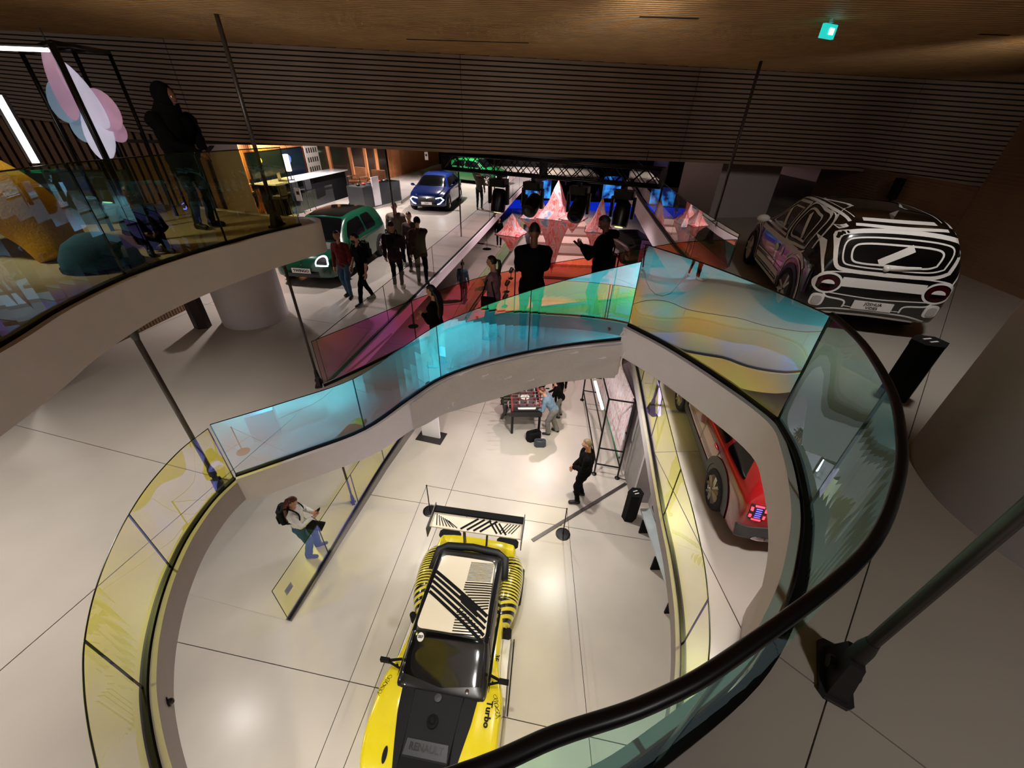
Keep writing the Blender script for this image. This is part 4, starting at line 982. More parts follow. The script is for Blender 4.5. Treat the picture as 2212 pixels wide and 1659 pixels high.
def capsule_union(segs, vox):
    mb = MB()
    for a, b, ra, rb_, fl in segs:
        a, b = Vector(a), Vector(b); n = 5
        pts = [a + (b - a) * i / n for i in range(n + 1)]; rs = [ra + (rb_ - ra) * i / n for i in range(n + 1)]
        mb.tube(pts, rs, 12, flat=fl); mb.ball(a, ra * (1 if fl == 1 else min(1, fl * 1.0)), 10, 8); mb.ball(b, rb_ * (1 if fl == 1 else min(1, fl)), 10, 8)
    me = bpy.data.meshes.new('u'); me.from_pydata(mb.v, [], mb.f); o = bpy.data.objects.new('u', me); C.objects.link(o)
    md = o.modifiers.new('r', 'REMESH'); md.mode = 'VOXEL'; md.voxel_size = vox
    sm = o.modifiers.new('s', 'SMOOTH'); sm.iterations = 3; sm.factor = .6
    dg = bpy.context.evaluated_depsgraph_get(); m2 = bpy.data.meshes.new_from_object(o.evaluated_get(dg))
    V = np.zeros(len(m2.vertices) * 3); m2.vertices.foreach_get('co', V); V = V.reshape(-1, 3)
    NN = np.zeros(len(m2.vertices) * 3); m2.vertices.foreach_get('normal', NN); NN = NN.reshape(-1, 3)
    F = [tuple(p.vertices) for p in m2.polygons]
    bpy.data.objects.remove(o); bpy.data.meshes.remove(me); bpy.data.meshes.remove(m2)
    return V, NN, F
def person(label, loc, rz, H, top, bot, shoe, hair=HAIRD, hs='short', skin=SKIN, pose=None, group=None, vox=.019, coat=0, sleeves=True, female=False, hood=False, beanie=None, wide=1., skirt=None):
    """pose keys (metres for a 1.75 m body, x forward, y left): lean, fl, fr (feet), hl, hr (hands or None), hy, hp (head yaw/pitch), sit, curl"""
    p = dict(lean=0, fl=(.02, .10), fr=(-.02, -.10), hl=None, hr=None, hy=0, hp=.1, sit=None, curl=.5, tw=0)
    p.update(pose or {})
    s = H / 1.75; t = thing('person', label, 'person', loc, rz, group); U = lambda v: Vector(v) * s
    hip = Vector((0, 0, .92)); 
    if p['sit'] is not None: hip = Vector((0, 0, p['sit'] + .09))
    far = max(abs(p['fl'][0]), abs(p['fr'][0]))
    if p['sit'] is None: hip.z -= far * far * .35
    le = p['lean']; up = Vector((math.sin(le), 0, math.cos(le)))
    waist = hip + up * .16; chest = hip + up * .40; neck = hip + up * .54; hd = neck + (up * .6 + Vector((0, 0, .4))).normalized() * .145 + Vector((.03, 0, 0))
    shw = .175 * (.92 if female else 1) * wide; tw = p['tw']
    ct, st_ = math.cos(tw), math.sin(tw)
    sl = hip + up * .46 + Vector((-st_ * shw, ct * shw, 0)); sr = hip + up * .46 - Vector((-st_ * shw, ct * shw, 0))
    hl = Vector(p['hl']) if p['hl'] else sl + Vector((.08 + le * .1, .07, -.56)); hr = Vector(p['hr']) if p['hr'] else sr + Vector((.05 + le * .1, -.07, -.56))
    pole_l = Vector((-.6, .7, -.5)); pole_r = Vector((-.6, -.7, -.5))
    el, hl = ik(sl, hl, .29, .26, pole_l); er, hr = ik(sr, hr, .29, .26, pole_r)
    fz = .085; seg = []; lab = []
    def S(a, b, ra, rb_, l, fl=1.): seg.append((U(a), U(b), ra * s, rb_ * s, fl)); lab.append(l)
    legs = {}
    for nm, sy, f in (('l', 1, p['fl']), ('r', -1, p['fr'])):
        h0 = hip + Vector((0, sy * .085, 0)); ft = Vector((f[0], f[1], fz + (f[2] if len(f) > 2 else 0)))
        kn, an = ik(h0, ft, .43, .43, Vector((1, sy * .1, .25))); legs[nm] = (h0, kn, an)
        S(h0, kn, .083, .058, 'leg'); S(kn, an, .056, .040, 'leg')
        fd = Vector((.155, sy * .03, -.045)); S(an, an + fd * .25 + Vector((-.05, 0, -.035)), .040, .042, 'foot'); S(an + Vector((-.03, 0, -.045)), an + fd, .040, .034, 'foot')
    S(hip + Vector((0, .05, 0)), hip + Vector((0, -.05, 0)), .115, .115, 'hip'); S(hip, waist, .13, .115, 'torso'); S(waist + Vector((0, .03, 0)), chest + Vector((0, .055, 0)), .105 * wide, .118 * wide, 'torso'); S(waist + Vector((0, -.03, 0)), chest + Vector((0, -.055, 0)), .105 * wide, .118 * wide, 'torso')
    S(chest + Vector((0, .06, 0)), sl, .10, .058, 'torso'); S(chest - Vector((0, .06, 0)), sr, .10, .058, 'torso'); S(neck - up * .05, sl, .062, .050, 'torso'); S(neck - up * .05, sr, .062, .050, 'torso')
    if female: S(chest + up * -.02 + Vector((.075, .06, 0)), chest + up * -.02 + Vector((.075, -.06, 0)), .06, .06, 'torso')
    S(neck - up * .06, hd - Vector((.02, 0, .03)), .056, .052, 'neck')
    for a, e, h in ((sl, el, hl), (sr, er, hr)):
        S(a, e, .052 * wide, .041, 'arm'); S(e, h, .040, .028, 'fore' )
    V, NN, F = capsule_union(seg, vox * s)
    # label vertices by nearest segment
    best = np.full(len(V), 1e9); bl = np.zeros(len(V), int)
    for i, (a, b, ra, rb_, fl) in enumerate(seg):
        a, b = np.array(a), np.array(b); d = b - a; tt = np.clip(((V - a) @ d) / max(d @ d, 1e-9), 0, 1); dist = np.linalg.norm(V - (a + tt[:, None] * d), axis=1) - (ra + (rb_ - ra) * tt)
        k = dist < best; best[k] = dist[k]; bl[k] = i
    L = np.array([['leg', 'foot', 'hip', 'torso', 'neck', 'arm', 'fore'].index(x) for x in lab])[bl]
    hv, hf, HR = head_mesh(U(hd + Vector((.01, 0, .03))), s, p['hy'], p['hp'])
    mb = MB(); mb.add(V, F); mb.add(hv, hf)
    for sgn, e, h in ((1, el, hl), (-1, er, hr)):
        d = (h - e).normalized(); nrm = Vector((0, -sgn, 0)) if abs(d.z) > .7 else Vector((0, 0, 1)) if p.get('palmup') else Vector((0, 0, -1))
        if p.get('grip'): nrm = Vector((0, 0, 1))
        hand(mb, U(h), d, nrm, s, sgn, p['curl'])
    hc = U(hd + Vector((.01, 0, .03)))
    for e in (-1, 1):   # ears
        mb.ball(HR @ Vector((-.005, e * .077, -.002)) * s + hc, (.020 * s, .009 * s, .030 * s), 8, 6, HR)
    body = mb.build('body', skin, t); autosmooth(body, 80)
    for e in (-1, 1):
        q = MB().ball(HR @ Vector((.082, e * .030, .004)) * s + hc, .0115 * s, 8, 6); q.cur = 1; q.ball(HR @ Vector((.090, e * .030, .004)) * s + hc, .0058 * s, 6, 4); q.build('eye', [EYEW, EYED], t, smooth=True)
    q = MB().tube([HR @ Vector((.090, -.024, -.060)) * s + hc, HR @ Vector((.098, 0, -.060)) * s + hc, HR @ Vector((.090, .024, -.060)) * s + hc], .005 * s, 6); q.build('mouth', LIP, t, smooth=True)
    zc = V[:, 2]
    def shell(nm, keep, off, m, flare=None):
        ff = [f for f in F if all(keep[i] for i in f)]
        if not ff: return
        used = sorted({i for f in ff for i in f}); mp = {i: k for k, i in enumerate(used)}
        vv = V[used] + NN[used] * off * s
        if flare is not None: vv = flare(vv, NN[used])
        n0 = len(vv); inn = V[used] - NN[used] * .004 * s
        from collections import Counter
        E_ = set()
        for f in ff:
            for i in range(len(f)): E_.add((f[i], f[(i + 1) % len(f)]))
        sf = [(mp[b], mp[a], mp[a] + n0, mp[b] + n0) for a, b in E_ if (b, a) not in E_]
        o = mobj(nm, np.vstack([vv, inn]), [tuple(mp[i] for i in f) for f in ff] + sf, m, t); autosmooth(o, 75); return o
    is_ = lambda *n: np.isin(L, [['leg', 'foot', 'hip', 'torso', 'neck', 'arm', 'fore'].index(x) for x in n])
    hipz = hip.z * s
    top_low = hipz - (.06 + coat) * s
    tk = is_('torso') | is_('arm') | (is_('hip') & (zc > top_low)) | (is_('leg') & (zc > top_low) & (coat > 0))
    if sleeves: tk |= is_('fore')
    else:
        pass
    rip = np.sin(V[:, 2] / s * 46 + np.sin(V[:, 0] / s * 19) * 2 + V[:, 1] / s * 23) * .004 * s
    def fold(vv, nn): return vv
    cl_ = shell('jacket' if sleeves else 'shirt', tk, .016 + (.01 if coat else 0), top)
    if cl_:
        me = cl_.data; k = len(me.vertices) // 2
        for i in range(k):
            c = me.vertices[i].co; c += me.vertices[i].normal * (math.sin(c.z / s * 42 + math.sin(c.x / s * 17) * 2.2 + c.y / s * 21) * .0045 * s)
    tr = shell('trousers', (is_('leg') & (zc > .075 * s)) | is_('hip') | (is_('torso') & (zc < hipz + .05 * s)), .011 + (.012 if p.get('baggy') else 0), bot)
    if tr:
        me = tr.data; k = len(me.vertices) // 2
        for i in range(k):
            c = me.vertices[i].co; c += me.vertices[i].normal * (math.sin(c.z / s * 34 + c.y / s * 30) * .0035 * s)
            if p.get('baggy') and c.z < .5 * s: c += me.vertices[i].normal * .02 * s * (1 - c.z / (.5 * s))
    for sg in (1, -1):
        side = (V[:, 1] * sg > -.02 * s)
        an = legs['l' if sg > 0 else 'r'][2] * s
        near = np.linalg.norm(V[:, :2] - np.array((an.x + .05 * s, an.y)), axis=1) < .17 * s
        o = legs['r' if sg > 0 else 'l'][2] * s
        clo = np.linalg.norm(V - np.array(an), axis=1) < np.linalg.norm(V - np.array(o), axis=1)
        shell('shoe', near & clo & (zc < an.z + .035 * s), .009, shoe)
    # hair
    hm = []
    hc2 = hc
    if beanie:
        q = MB().ball(HR @ Vector((-.012, 0, .030)) * s + hc, (.108 * s, .090 * s, .102 * s), 20, 12, HR @ Matrix.Rotation(-.25, 3, 'Y')); autosmooth(q.build('beanie', beanie, t), 60)
    if hood:
        q = MB().ball(HR @ Vector((-.052, 0, .012)) * s + hc, (.135 * s, .122 * s, .158 * s), 22, 14, HR @ Matrix.Rotation(-.22, 3, 'Y')).tube([HR @ Vector((-.03, 0, -.05)) * s + hc, U(neck - up * .02 - Vector((.03, 0, 0)))], [.125 * s, .17 * s], 16)
        autosmooth(q.build('hood', top, t), 60)
    elif not beanie or hs in ('long', 'pony'):
        hv2, hf2, _ = head_mesh((0, 0, 0), s, 0, 0)
        hv2 = [Vector(v) for v in hv2]; lim = {'short': -.01, 'bald': .2, 'long': -.09, 'pony': -.04, 'bob': -.10}[hs]
        kp = [(v.x < (.052 * s if v.z > .055 * s else .012 * s) and v.z > lim * s) or v.z > .075 * s for v in hv2]
        ff = [f for f in hf2 if all(kp[i] for i in f)]; used = sorted({i for f in ff for i in f}); mp = {i: k for k, i in enumerate(used)}
        ex = .012 if hs != 'bob' else .02
        vv = [HR @ (hv2[i] * (1 + ex * 6)) + hc for i in used]; n0 = len(vv); vv += [HR @ hv2[i] + hc for i in used]
        E_ = {(f[i], f[(i + 1) % len(f)]) for f in ff for i in range(len(f))}
        sf = [(mp[b], mp[a], mp[a] + n0, mp[b] + n0) for a, b in E_ if (b, a) not in E_]
        v_, f_ = vv, [tuple(mp[i] for i in f) for f in ff] + sf
        q = MB().add(v_, f_)
        if hs == 'long':
            for k in range(7):
                a = (k - 3) / 3; st0 = HR @ Vector((-.055 + .02 * abs(a), a * .062, .02)) * s + hc
                q.tube([st0, HR @ Vector((-.09, a * .085, -.09)) * s + hc, U(neck) + Vector((-.105, a * .10, -.06)) * s, U(neck) + Vector((-.12 + .02 * abs(a), a * .115, -.22)) * s, U(neck) + Vector((-.11, a * .09, -.34 + .03 * math.sin(k * 2))) * s], [.028 * s, .034 * s, .034 * s, .028 * s, .008 * s], 8)
        if hs == 'pony':
            q.tube([HR @ Vector((-.095, 0, .05)) * s + hc, HR @ Vector((-.15, 0, .03)) * s + hc, HR @ Vector((-.165, 0, -.06)) * s + hc, HR @ Vector((-.15, .01, -.18)) * s + hc, HR @ Vector((-.13, .01, -.30)) * s + hc], [.018 * s, .034 * s, .038 * s, .032 * s, .008 * s], 8)
        autosmooth(q.build('hair', hair, t), 60)
    J = dict(hl=U(hl), hr=U(hr), chest=U(chest), neck=U(neck), hip=U(hip), sl=U(sl), sr=U(sr), head=hc, s=s, up=up)
    return t, J
def world(t, v):
    a = t.rotation_euler[2]; return Vector(t.location) + Matrix.Rotation(a, 3, 'Z') @ Vector(v)
def backpack(label, t, J, m, straps=True):
    s = J['s']; a = t.rotation_euler[2]; c = world(t, J['chest'] + Vector((-.20 * s, 0, .0)))
    b = thing('backpack', label, 'backpack', (c.x, c.y, c.z - .20 * s), a)
    q = MB().box((0, 0, .20 * s), (.13 * s, .27 * s, .36 * s), bev=.04 * s); q.build('bag_body', m, b)
    MB().box((-.08 * s, 0, .13 * s), (.05 * s, .22 * s, .18 * s), bev=.02 * s).build('front_pocket', m, b)
    for sg in (1, -1):
        o = Matrix.Rotation(-a, 3, 'Z') @ (world(t, J['chest']) - Vector(b.location))
        pts = [(-.0 + .02, sg * .09 * s, .34 * s), (.09 * s, sg * .12 * s, .44 * s), (.20 * s, sg * .12 * s, .43 * s), (.325 * s, sg * .115 * s, .26 * s), (.29 * s, sg * .15 * s, .08 * s), (.06 * s, sg * .14 * s, .05 * s)]
        MB().tube([tuple(x) for x in spline(pts, 3)], .014 * s, 6).build('strap', m, b)
    MB().tube(spline([(-.01, -.03, .38 * s), (-.03, 0, .43 * s), (-.01, .03, .38 * s)], 3), .008 * s, 6).build('top_loop', m, b)
    return b
def phone(label, t, J, which='hr', lit=False):
    s = J['s']; h = world(t, J[which] + Vector((.09 * s, 0, .025 * s))); b = thing('phone', label, 'phone', h, t.rotation_euler[2])
    M = Matrix.Rotation(-.6, 3, 'Y')
    MB().box((0, 0, 0), (.15 * s, .075 * s, .010), M=M).build('phone_body', BLACKM, b)
    MB().box(M @ Vector((0, 0, .0065)), (.135 * s, .066 * s, .002), M=M).build('screen', mat('phone_screen', '8aa0b8', .2, emit='9fb4cc', es=.5) if lit else AUTOGL, b)
    return b
cloth = lambda n, c, r=.9: mat(n, c, r, var=.10, scale=14, bump=.2, spec=.12)
K1 = cloth('black_cloth', '060506'); K2 = cloth('black_denim', '0c0c10'); JN = cloth('blue_denim', '46607a'); JND = cloth('dark_denim', '232c3a'); KH = cloth('olive_cloth', '3a3a2c')
SHB = mat('black_shoe', '0c0c0d', .5); SHW = mat('pale_shoe', 'b9b3a8', .6)
def at(px, py, h): return P(px, py, CZ - h)
def put(label, px, py, h, toppix, rz, *a, z=None, **k):
    q = at(px, py, h); H = HT(q, *toppix); return person(label, q, math.radians(rz), H, *a, **k)
# on the walkway
q = Vector((-1.25, 5.85, 0)); q.z = deck_at(q.x, q.y); 
t, J = person('woman with long dark hair in a black top and blue jeans on the walkway', q, math.radians(172), HT(q, 930, 616), K1, JN, SHB, hs='long', female=True, vox=.016, pose=dict(hl=(.24, .04, 1.16), hr=(.26, -.03, 1.10), hp=.25, fl=(.06, .09), fr=(-.05, -.08)))
q = Vector((-.35, 6.35, 0)); q.z = deck_at(q.x, q.y)
t, J = person('woman with a ponytail and folded arms in a mauve sweater', q, math.radians(165), HT(q, 1060, 553), cloth('mauve_knit', '8a6870'), K2, SHB, hs='pony', female=True, vox=.016, pose=dict(hl=(.20, -.10, 1.18), hr=(.22, .10, 1.12), hp=.02))
s = J['s']; c = world(t, (.02, .26 * s, .80 * s)); b = thing('shoulder_bag', 'black shoulder bag hanging at the side of the woman with folded arms', 'bag', c, t.rotation_euler[2])
MB().box((0, 0, .08), (.26, .08, .20), bev=.03).build('bag_body', BLACKM, b); MB().tube(spline([(-.11, 0, .17), (-.05, -.03, .4), (0, -.14, .60 * s), (.06, -.05, .4), (.11, 0, .17)], 4), .010, 6).build('strap', BLACKM, b)
q = Vector((.25, 5.75, 0)); q.z = deck_at(q.x, q.y)
t, J = person('man with cropped hair in a loose black top seen from behind', q, math.radians(92), HT(q, 1172, 484), K1, K2, SHB, hs='short', skin=SKIND, vox=.016, wide=1.08, coat=.16, pose=dict(hl=(.34, .08, 1.02), hr=(.34, -.08, 1.02), hp=.2))
q = Vector((1.32, 6.15, 0)); q.z = deck_at(q.x, q.y)
t, J = person('man in a black hooded jacket looking down at his phone', q, math.radians(158), HT(q, 1284, 464), K1, K2, SHB, hs='short', skin=SKIND, vox=.016, wide=1.1, coat=.05, pose=dict(hl=(.34, .10, 1.26), hr=(.32, -.02, 1.22), hp=.45, palmup=1))
phone('phone held by the man in the black hooded jacket', t, J, 'hl')
s = J['s']; MB().tube(spline([J['neck'] + Vector((-.02, .12, .01)) * s, J['neck'] + Vector((-.14, .06, .03)) * s, J['neck'] + Vector((-.17, 0, .01)) * s, J['neck'] + Vector((-.14, -.06, .03)) * s, J['neck'] + Vector((-.02, -.12, .01)) * s], 4), .055 * s, 10).build('hood', K1, t, smooth=True)
c = world(t, (-.16 * s, -.10 * s, 1.0 * s)); b = thing('sling_bag', 'small black sling bag across the back of the hooded man', 'bag', c, t.rotation_euler[2])
MB().box((0, 0, 0), (.09, .24, .18), bev=.03).build('bag_body', BLACKM, b); MB().tube(spline([(.02, .12, .06), (-.02, .10, .30 * s), (.10, .22 * s, .42 * s), (.24, .1, .34 * s)], 3), .012, 6).build('strap', BLACKM, b)
# on the balcony
q = Vector((-3.98, 5.30, ZB))
t, J = person('person in a black hooded coat leaning at the balcony glass', q, math.radians(-12), HT(q, 330, 182), K1, JND, SHB, skin=SKIND, hood=True, vox=.015, wide=1.42, coat=.14, pose=dict(hl=(.40, .05, 1.02), hr=(.40, -.06, 1.0), lean=.22, hy=.1, hp=.0))
phone('phone in the hands of the hooded person on the balcony', t, J, 'hl')
# middle floor by the green car
put('bald man in a dark red checked scarf and blue jeans', 757, 640, 4.2, (733, 497), -95, cloth('red_check', '6b2a2c'), JN, SHB, hs='bald', pose=dict(fl=(.10, .08), fr=(-.08, -.08), hy=-.3), vox=.02)
t, J = put('bearded man walking in a black t-shirt with a rucksack', 795, 652, 4.2, (772, 500), -125, K1, K2, SHB, sleeves=False, pose=dict(fl=(.26, .07), fr=(-.24, -.07), hr=(.12, -.24, .90), hy=-.5), vox=.02)
backpack('dark rucksack on the back of the walking man', t, J, BLACKM)
MB().ball(J['head'] + Vector((.06, 0, -.075)) * J['s'], (.045 * J['s'], .055 * J['s'], .045 * J['s']), 12, 8).build('beard', HAIRD, t, smooth=True)
put('tall person in a grey beige hooded jacket beside the steel rod', 868, 572, 4.2, (852, 436), -85, cloth('taupe_cloth', '6b6156'), K2, SHW, coat=.04, vox=.022, wide=1.1)
t, J = put('person in a dark maroon coat seen from behind with a rucksack', 862, 622, 4.2, (865, 478), 95, cloth('maroon_cloth', '2a1619'), K2, SHW, hs='short', coat=.18, vox=.022, wide=1.1, pose=dict(hr=(.25, -.1, 1.1)))
backpack('black rucksack with white scribble on the maroon coat', t, J, BLACKM)
put('woman with a dark scarf between two standing visitors', 896, 585, 4.2, (886, 457), -80, cloth('grey_wool', '4a3d3b'), K2, SHB, hs='bob', female=True, vox=.022)
t, J = put('person in a black beanie and olive waistcoat touching the face', 914, 612, 4.2, (920, 468), -70, cloth('brown_sleeve', '3b2a24'), K2, SHB, beanie=BLACKM, coat=.12, vox=.022, pose=dict(hl=(.16, -.02, 1.50), hp=.3))
V_ = MB().tube([J['hip'] + Vector((0, 0, -.05)), J['chest'], J['chest'] + Vector((0, 0, .10)) * J['s']], [.185 * J['s'], .19 * J['s'], .15 * J['s']], 18, flat=.8).build('waistcoat', KH, t, smooth=True)
put('man in a grey sweatshirt holding a phone to his face by the blue car', 1036, 452, 4.2, (1036, 364), -75, cloth('grey_sweat', '5a5653'), JND, SHB, vox=.026, pose=dict(hr=(.14, -.04, 1.50)))
# lowest floor
q = P(672, 1192, .05)
t, J = person('woman with auburn hair in a white jacket looking at her phone', q, math.radians(12), HT(q, 648, 1063), cloth('white_cloth', 'e4e2e0'), cloth('light_denim', '3f6076'), mat('blue_shoe', '2c3f6e', .5), hair=HAIRB, hs='long', female=True, vox=.014, pose=dict(hl=(.30, .06, 1.18), hr=(.32, -.05, 1.16), hp=.5, fl=(.14, .11), fr=(.0, -.13), baggy=1, grip=1))
phone('phone held by the woman in the white jacket', t, J, 'hl'); backpack('black leather backpack worn by the woman in the white jacket', t, J, BLACKM)
c = world(t, (.30, -.09, .86)); b = thing('tote_bag', 'flat black bag hanging from the arm of the woman in white', 'bag', c, t.rotation_euler[2])
MB().box((0, 0, 0), (.28, .04, .22), M=Matrix.Rotation(.5, 3, 'Y')).build('bag_body', BLACKM, b); MB().tube([(-.05, 0, .10), (-.02, .03, .22), (.05, 0, .14)], .006, 6).build('handle', BLACKM, b)
t, J = put('security man in a black suit with hands clasped', 1252, 1078, 7.1, (1274, 950), 172, K1, K2, SHB, hair=HAIRG, vox=.016, coat=.10, wide=1.12, pose=dict(hl=(.22, .03, .98), hr=(.22, -.04, .96), fl=(.06, .12), fr=(-.04, -.12)))
put('player bending over the left side of the football table', 1088, 905, 7.1, (1098, 830), 5, KH, mat('grey_jean', '3b3a3a', .8), SHW, vox=.02, pose=dict(lean=.55, hl=(.50, .14, .95), hr=(.50, -.16, .95), fl=(.05, .12), fr=(-.1, -.12), hp=.4))
put('player in a light blue hooded sweatshirt and grey joggers', 1192, 935, 7.1, (1165, 832), 165, cloth('blue_sweat', '6b8193'), cloth('grey_jogger', '76726f'), SHB, hair=HAIRB, vox=.018, wide=1.1, pose=dict(lean=.62, hl=(.50, .14, .95), hr=(.50, -.14, .95), fl=(.10, .12), fr=(-.14, -.10), hp=.4, baggy=1))
put('player in a black top behind the blue hooded one', 1208, 900, 7.1, (1190, 815), 165, K1, cloth('grey_trouser', '6b6864'), SHB, hair=HAIRB, vox=.02, pose=dict(lean=.5, hl=(.5, .14, .95), hr=(.5, -.14, .95), hp=.4))
put('onlooker in black beyond the football table', 1205, 872, 7.1, (1212, 790), -110, K1, K2, SHB, vox=.024)
put('player in black at the far end of the football table', 1160, 868, 7.1, (1150, 790), -100, K1, K2, SHB, vox=.024, pose=dict(lean=.4, hl=(.4, .2, .95), hr=(.4, -.2, .95)))
put('visitor in a blue denim jacket on the lowest floor behind the walkway', 1002, 650, 7.1, (1000, 566), 80, cloth('denim_jacket', '3d5362'), cloth('grey_trouser', '6b6864'), SHB, vox=.026)
put('visitor in dark trousers under the smallest paper star', 1078, 533, 7.1, (1080, 470), -90, K2, K2, SHW, vox=.03)
put('visitor in black standing behind the left paper star', 1131, 466, 7.1, (1131, 410), -80, K1, K2, SHB, vox=.034)
put('man in a dark suit at the far screens', 1218, 440, 7.1, (1218, 390), -90, K1, K2, SHB, vox=.036)
put('visitor in a cream jacket at the far screens', 1288, 440, 7.1, (1290, 406), -60, cloth('cream_cloth', 'b8a58a'), K2, SHB, vox=.036)
put('visitor in a brown coat at the far screens', 1302, 442, 7.1, (1303, 402), -90, cloth('brown_coat', '3c3226'), K2, SHB, vox=.036)
put('passer-by whose grey shoe shows below the balcony', 30, 880, 4.2, (-80, 660), 20, K2, K2, SHW, vox=.024, pose=dict(fl=(.22, .08), fr=(-.2, -.08)))
# ------------------------------------------------------------------ steel rods
def rod(label, foot, ztop, r=.026, footdir=0, bottom=True, top=False):
    t = thing('steel_rod', label, 'rod', foot, footdir); h = ztop - foot[2]
    z0 = .30 if bottom else 0; z1 = h - (.28 if top else 0)
    MB().tube([(0, 0, z0), (0, 0, z1)], r, 12).build('shaft', STEEL, t, smooth=True)
    for en, z, s in ((bottom, 0, 1), (top, h, -1)):
        if not en: continue
        q = MB().tube([(0, 0, z + s * .32), (0, 0, z + s * .26), (0, 0, z + s * .18)], [r * 1.05, r * 1.5, r * 1.6], 12)
        q.add([(-.025, -.05, z + s * .20), (.025, -.05, z + s * .20), (.025, .05, z + s * .20), (-.025, .05, z + s * .20), (-.035, -.11, z + s * .02), (.035, -.11, z + s * .02), (.035, .10, z + s * .02), (-.035, .10, z + s * .02)], [(0, 1, 2, 3), (4, 7, 6, 5), (0, 4, 5, 1), (1, 5, 6, 2), (2, 6, 7, 3), (3, 7, 4, 0)])
        autosmooth(q.build('clevis', DSTEEL, t), 50)
        MB().tube([(-.055, 0, z + s * .09), (.055, 0, z + s * .09)], .028, 10).build('pin', DSTEEL, t)
        MB().box((0, -.015, z + s * .011), (.12, .26, .02), bev=.02).build('base_plate', DSTEEL, t)
    return t
rod('steel rod rising from the balcony tip to the ceiling', P(600, 488, ZB), ZCEIL, .024)
rod('steel rod in front of the grey column reaching the ceiling', (3.72, 8.0, ZP), ZCEIL, .024)
rod('steel rod from the yellow glass end up to the balcony edge', P(472, 1046, Z1), ZB - .40, .028, .8, top=True)
rod('thin steel rod from the walkway end up to the balcony tip', P(690, 830, Z1), ZB - .40, .022, .3, top=True)
rod('short steel rod behind the straight yellow glass', P(765, 1090, .05), 2.7, .022, .4)
rod('thick steel rod with cast foot at the lower right', P(1768, 1450, ZP) + Vector((.05, -.02, 0)), ZCEIL, .022, 2.6)
rod('steel rod standing among the visitors by the green car', P(868, 590, Z1), 6.4, .024)
rod('steel rod left of the blue denim visitor', P(1003, 655, 0), 6.4, .028)
rod('steel rod near the end of the long glass by the grey visitor', P(1068, 468, Z1), 6.4, .03)
rod('steel rod on the red car floor behind the bench glass', P(1405, 890, ZR), ZP - .36, .024, .3)
# ------------------------------------------------------------------ lighting truss with moving heads
TA, TB = P(955, 333, 6.42), P(1432, 367, 6.42); TD = (TB - TA); TL = TD.length; ta = math.atan2(TD.y, TD.x)
tr_ = thing('lighting_truss', 'black lattice lighting truss hanging under the slatted wall', 'truss', (TA.x, TA.y, 6.42), ta)
hh = .26
for y in (0, .26):
    for z in (0, -hh): MB().tube([(0, y, z), (TL, y, z)], .024, 8).build('chord', BLACK, tr_, smooth=True)
nb = 16
for k in range(nb):
    x0, x1 = TL * k / nb, TL * (k + 1) / nb
    for y in (0, .26):
        a, b = ((x0, y, 0), (x1, y, -hh)) if k % 2 else ((x0, y, -hh), (x1, y, 0))
        MB().tube([a, b], .010, 6).build('brace', BLACK, tr_)
        MB().tube([(a[0], y, b[2]), (b[0], y, a[2])], .008, 5).build('brace', BLACK, tr_)
for x in (0, TL / 2, TL): MB().box((x, .13, -hh / 2), (.05, .30, hh + .04)).build('end_frame', BLACK, tr_)
for x in (.3, TL - .3): MB().tube([(x, .13, 0), (x, .13, .25)], .006, 6).build('hanger', BLACK, tr_)
def moving_head(label, px, tilt, glow):
    q = P(px, 392, 6.16); x = (q - TA).dot(TD.normalized()); p = TA + TD.normalized() * x
    t = thing('stage_light', label, 'stage light', (p.x, p.y - .02, 6.13), ta, 'moving stage lights on the truss')
    MB().box((0, .1, -.03), (.05, .1, .08)).build('clamp', BLACK, t)
    MB().box((0, .1, -.13), (.34, .26, .13), bev=.03).build('base', BLACK, t)
    for s in (1, -1): MB().box((s * .19, .1, -.34), (.05, .12, .34), bev=.02).build('yoke_arm', BLACK, t)
    R = Matrix.Rotation(tilt, 3, 'X')
    hd = MB().lathe([(.09, .22), (.13, .18), (.145, .02), (.15, -.12), (.14, -.20), (.12, -.21)], 20, (0, .1, -.46), R); autosmooth(hd.build('lamp_head', BLACK, t), 40)
    MB().lathe([(.075, -.214), (.07, -.205), (.001, -.205)], 20, (0, .1, -.46), R).build('lens', mat('lens_glow', 'f4f0a8', .1, emit='e8dc80', es=1.6) if glow else AUTOGL, t)
for lb, px, ti, g in (('leftmost stage light, pale yellow lens pointing down', 997, -.25, 1), ('second stage light from the left with a big black lens', 1111, -1.1, 0), ('stage light over the tallest paper star', 1247, -1.0, 0), ('rightmost stage light with a glowing lens and white housing', 1362, -.35, 1)): moving_head(lb, px, ti, g)
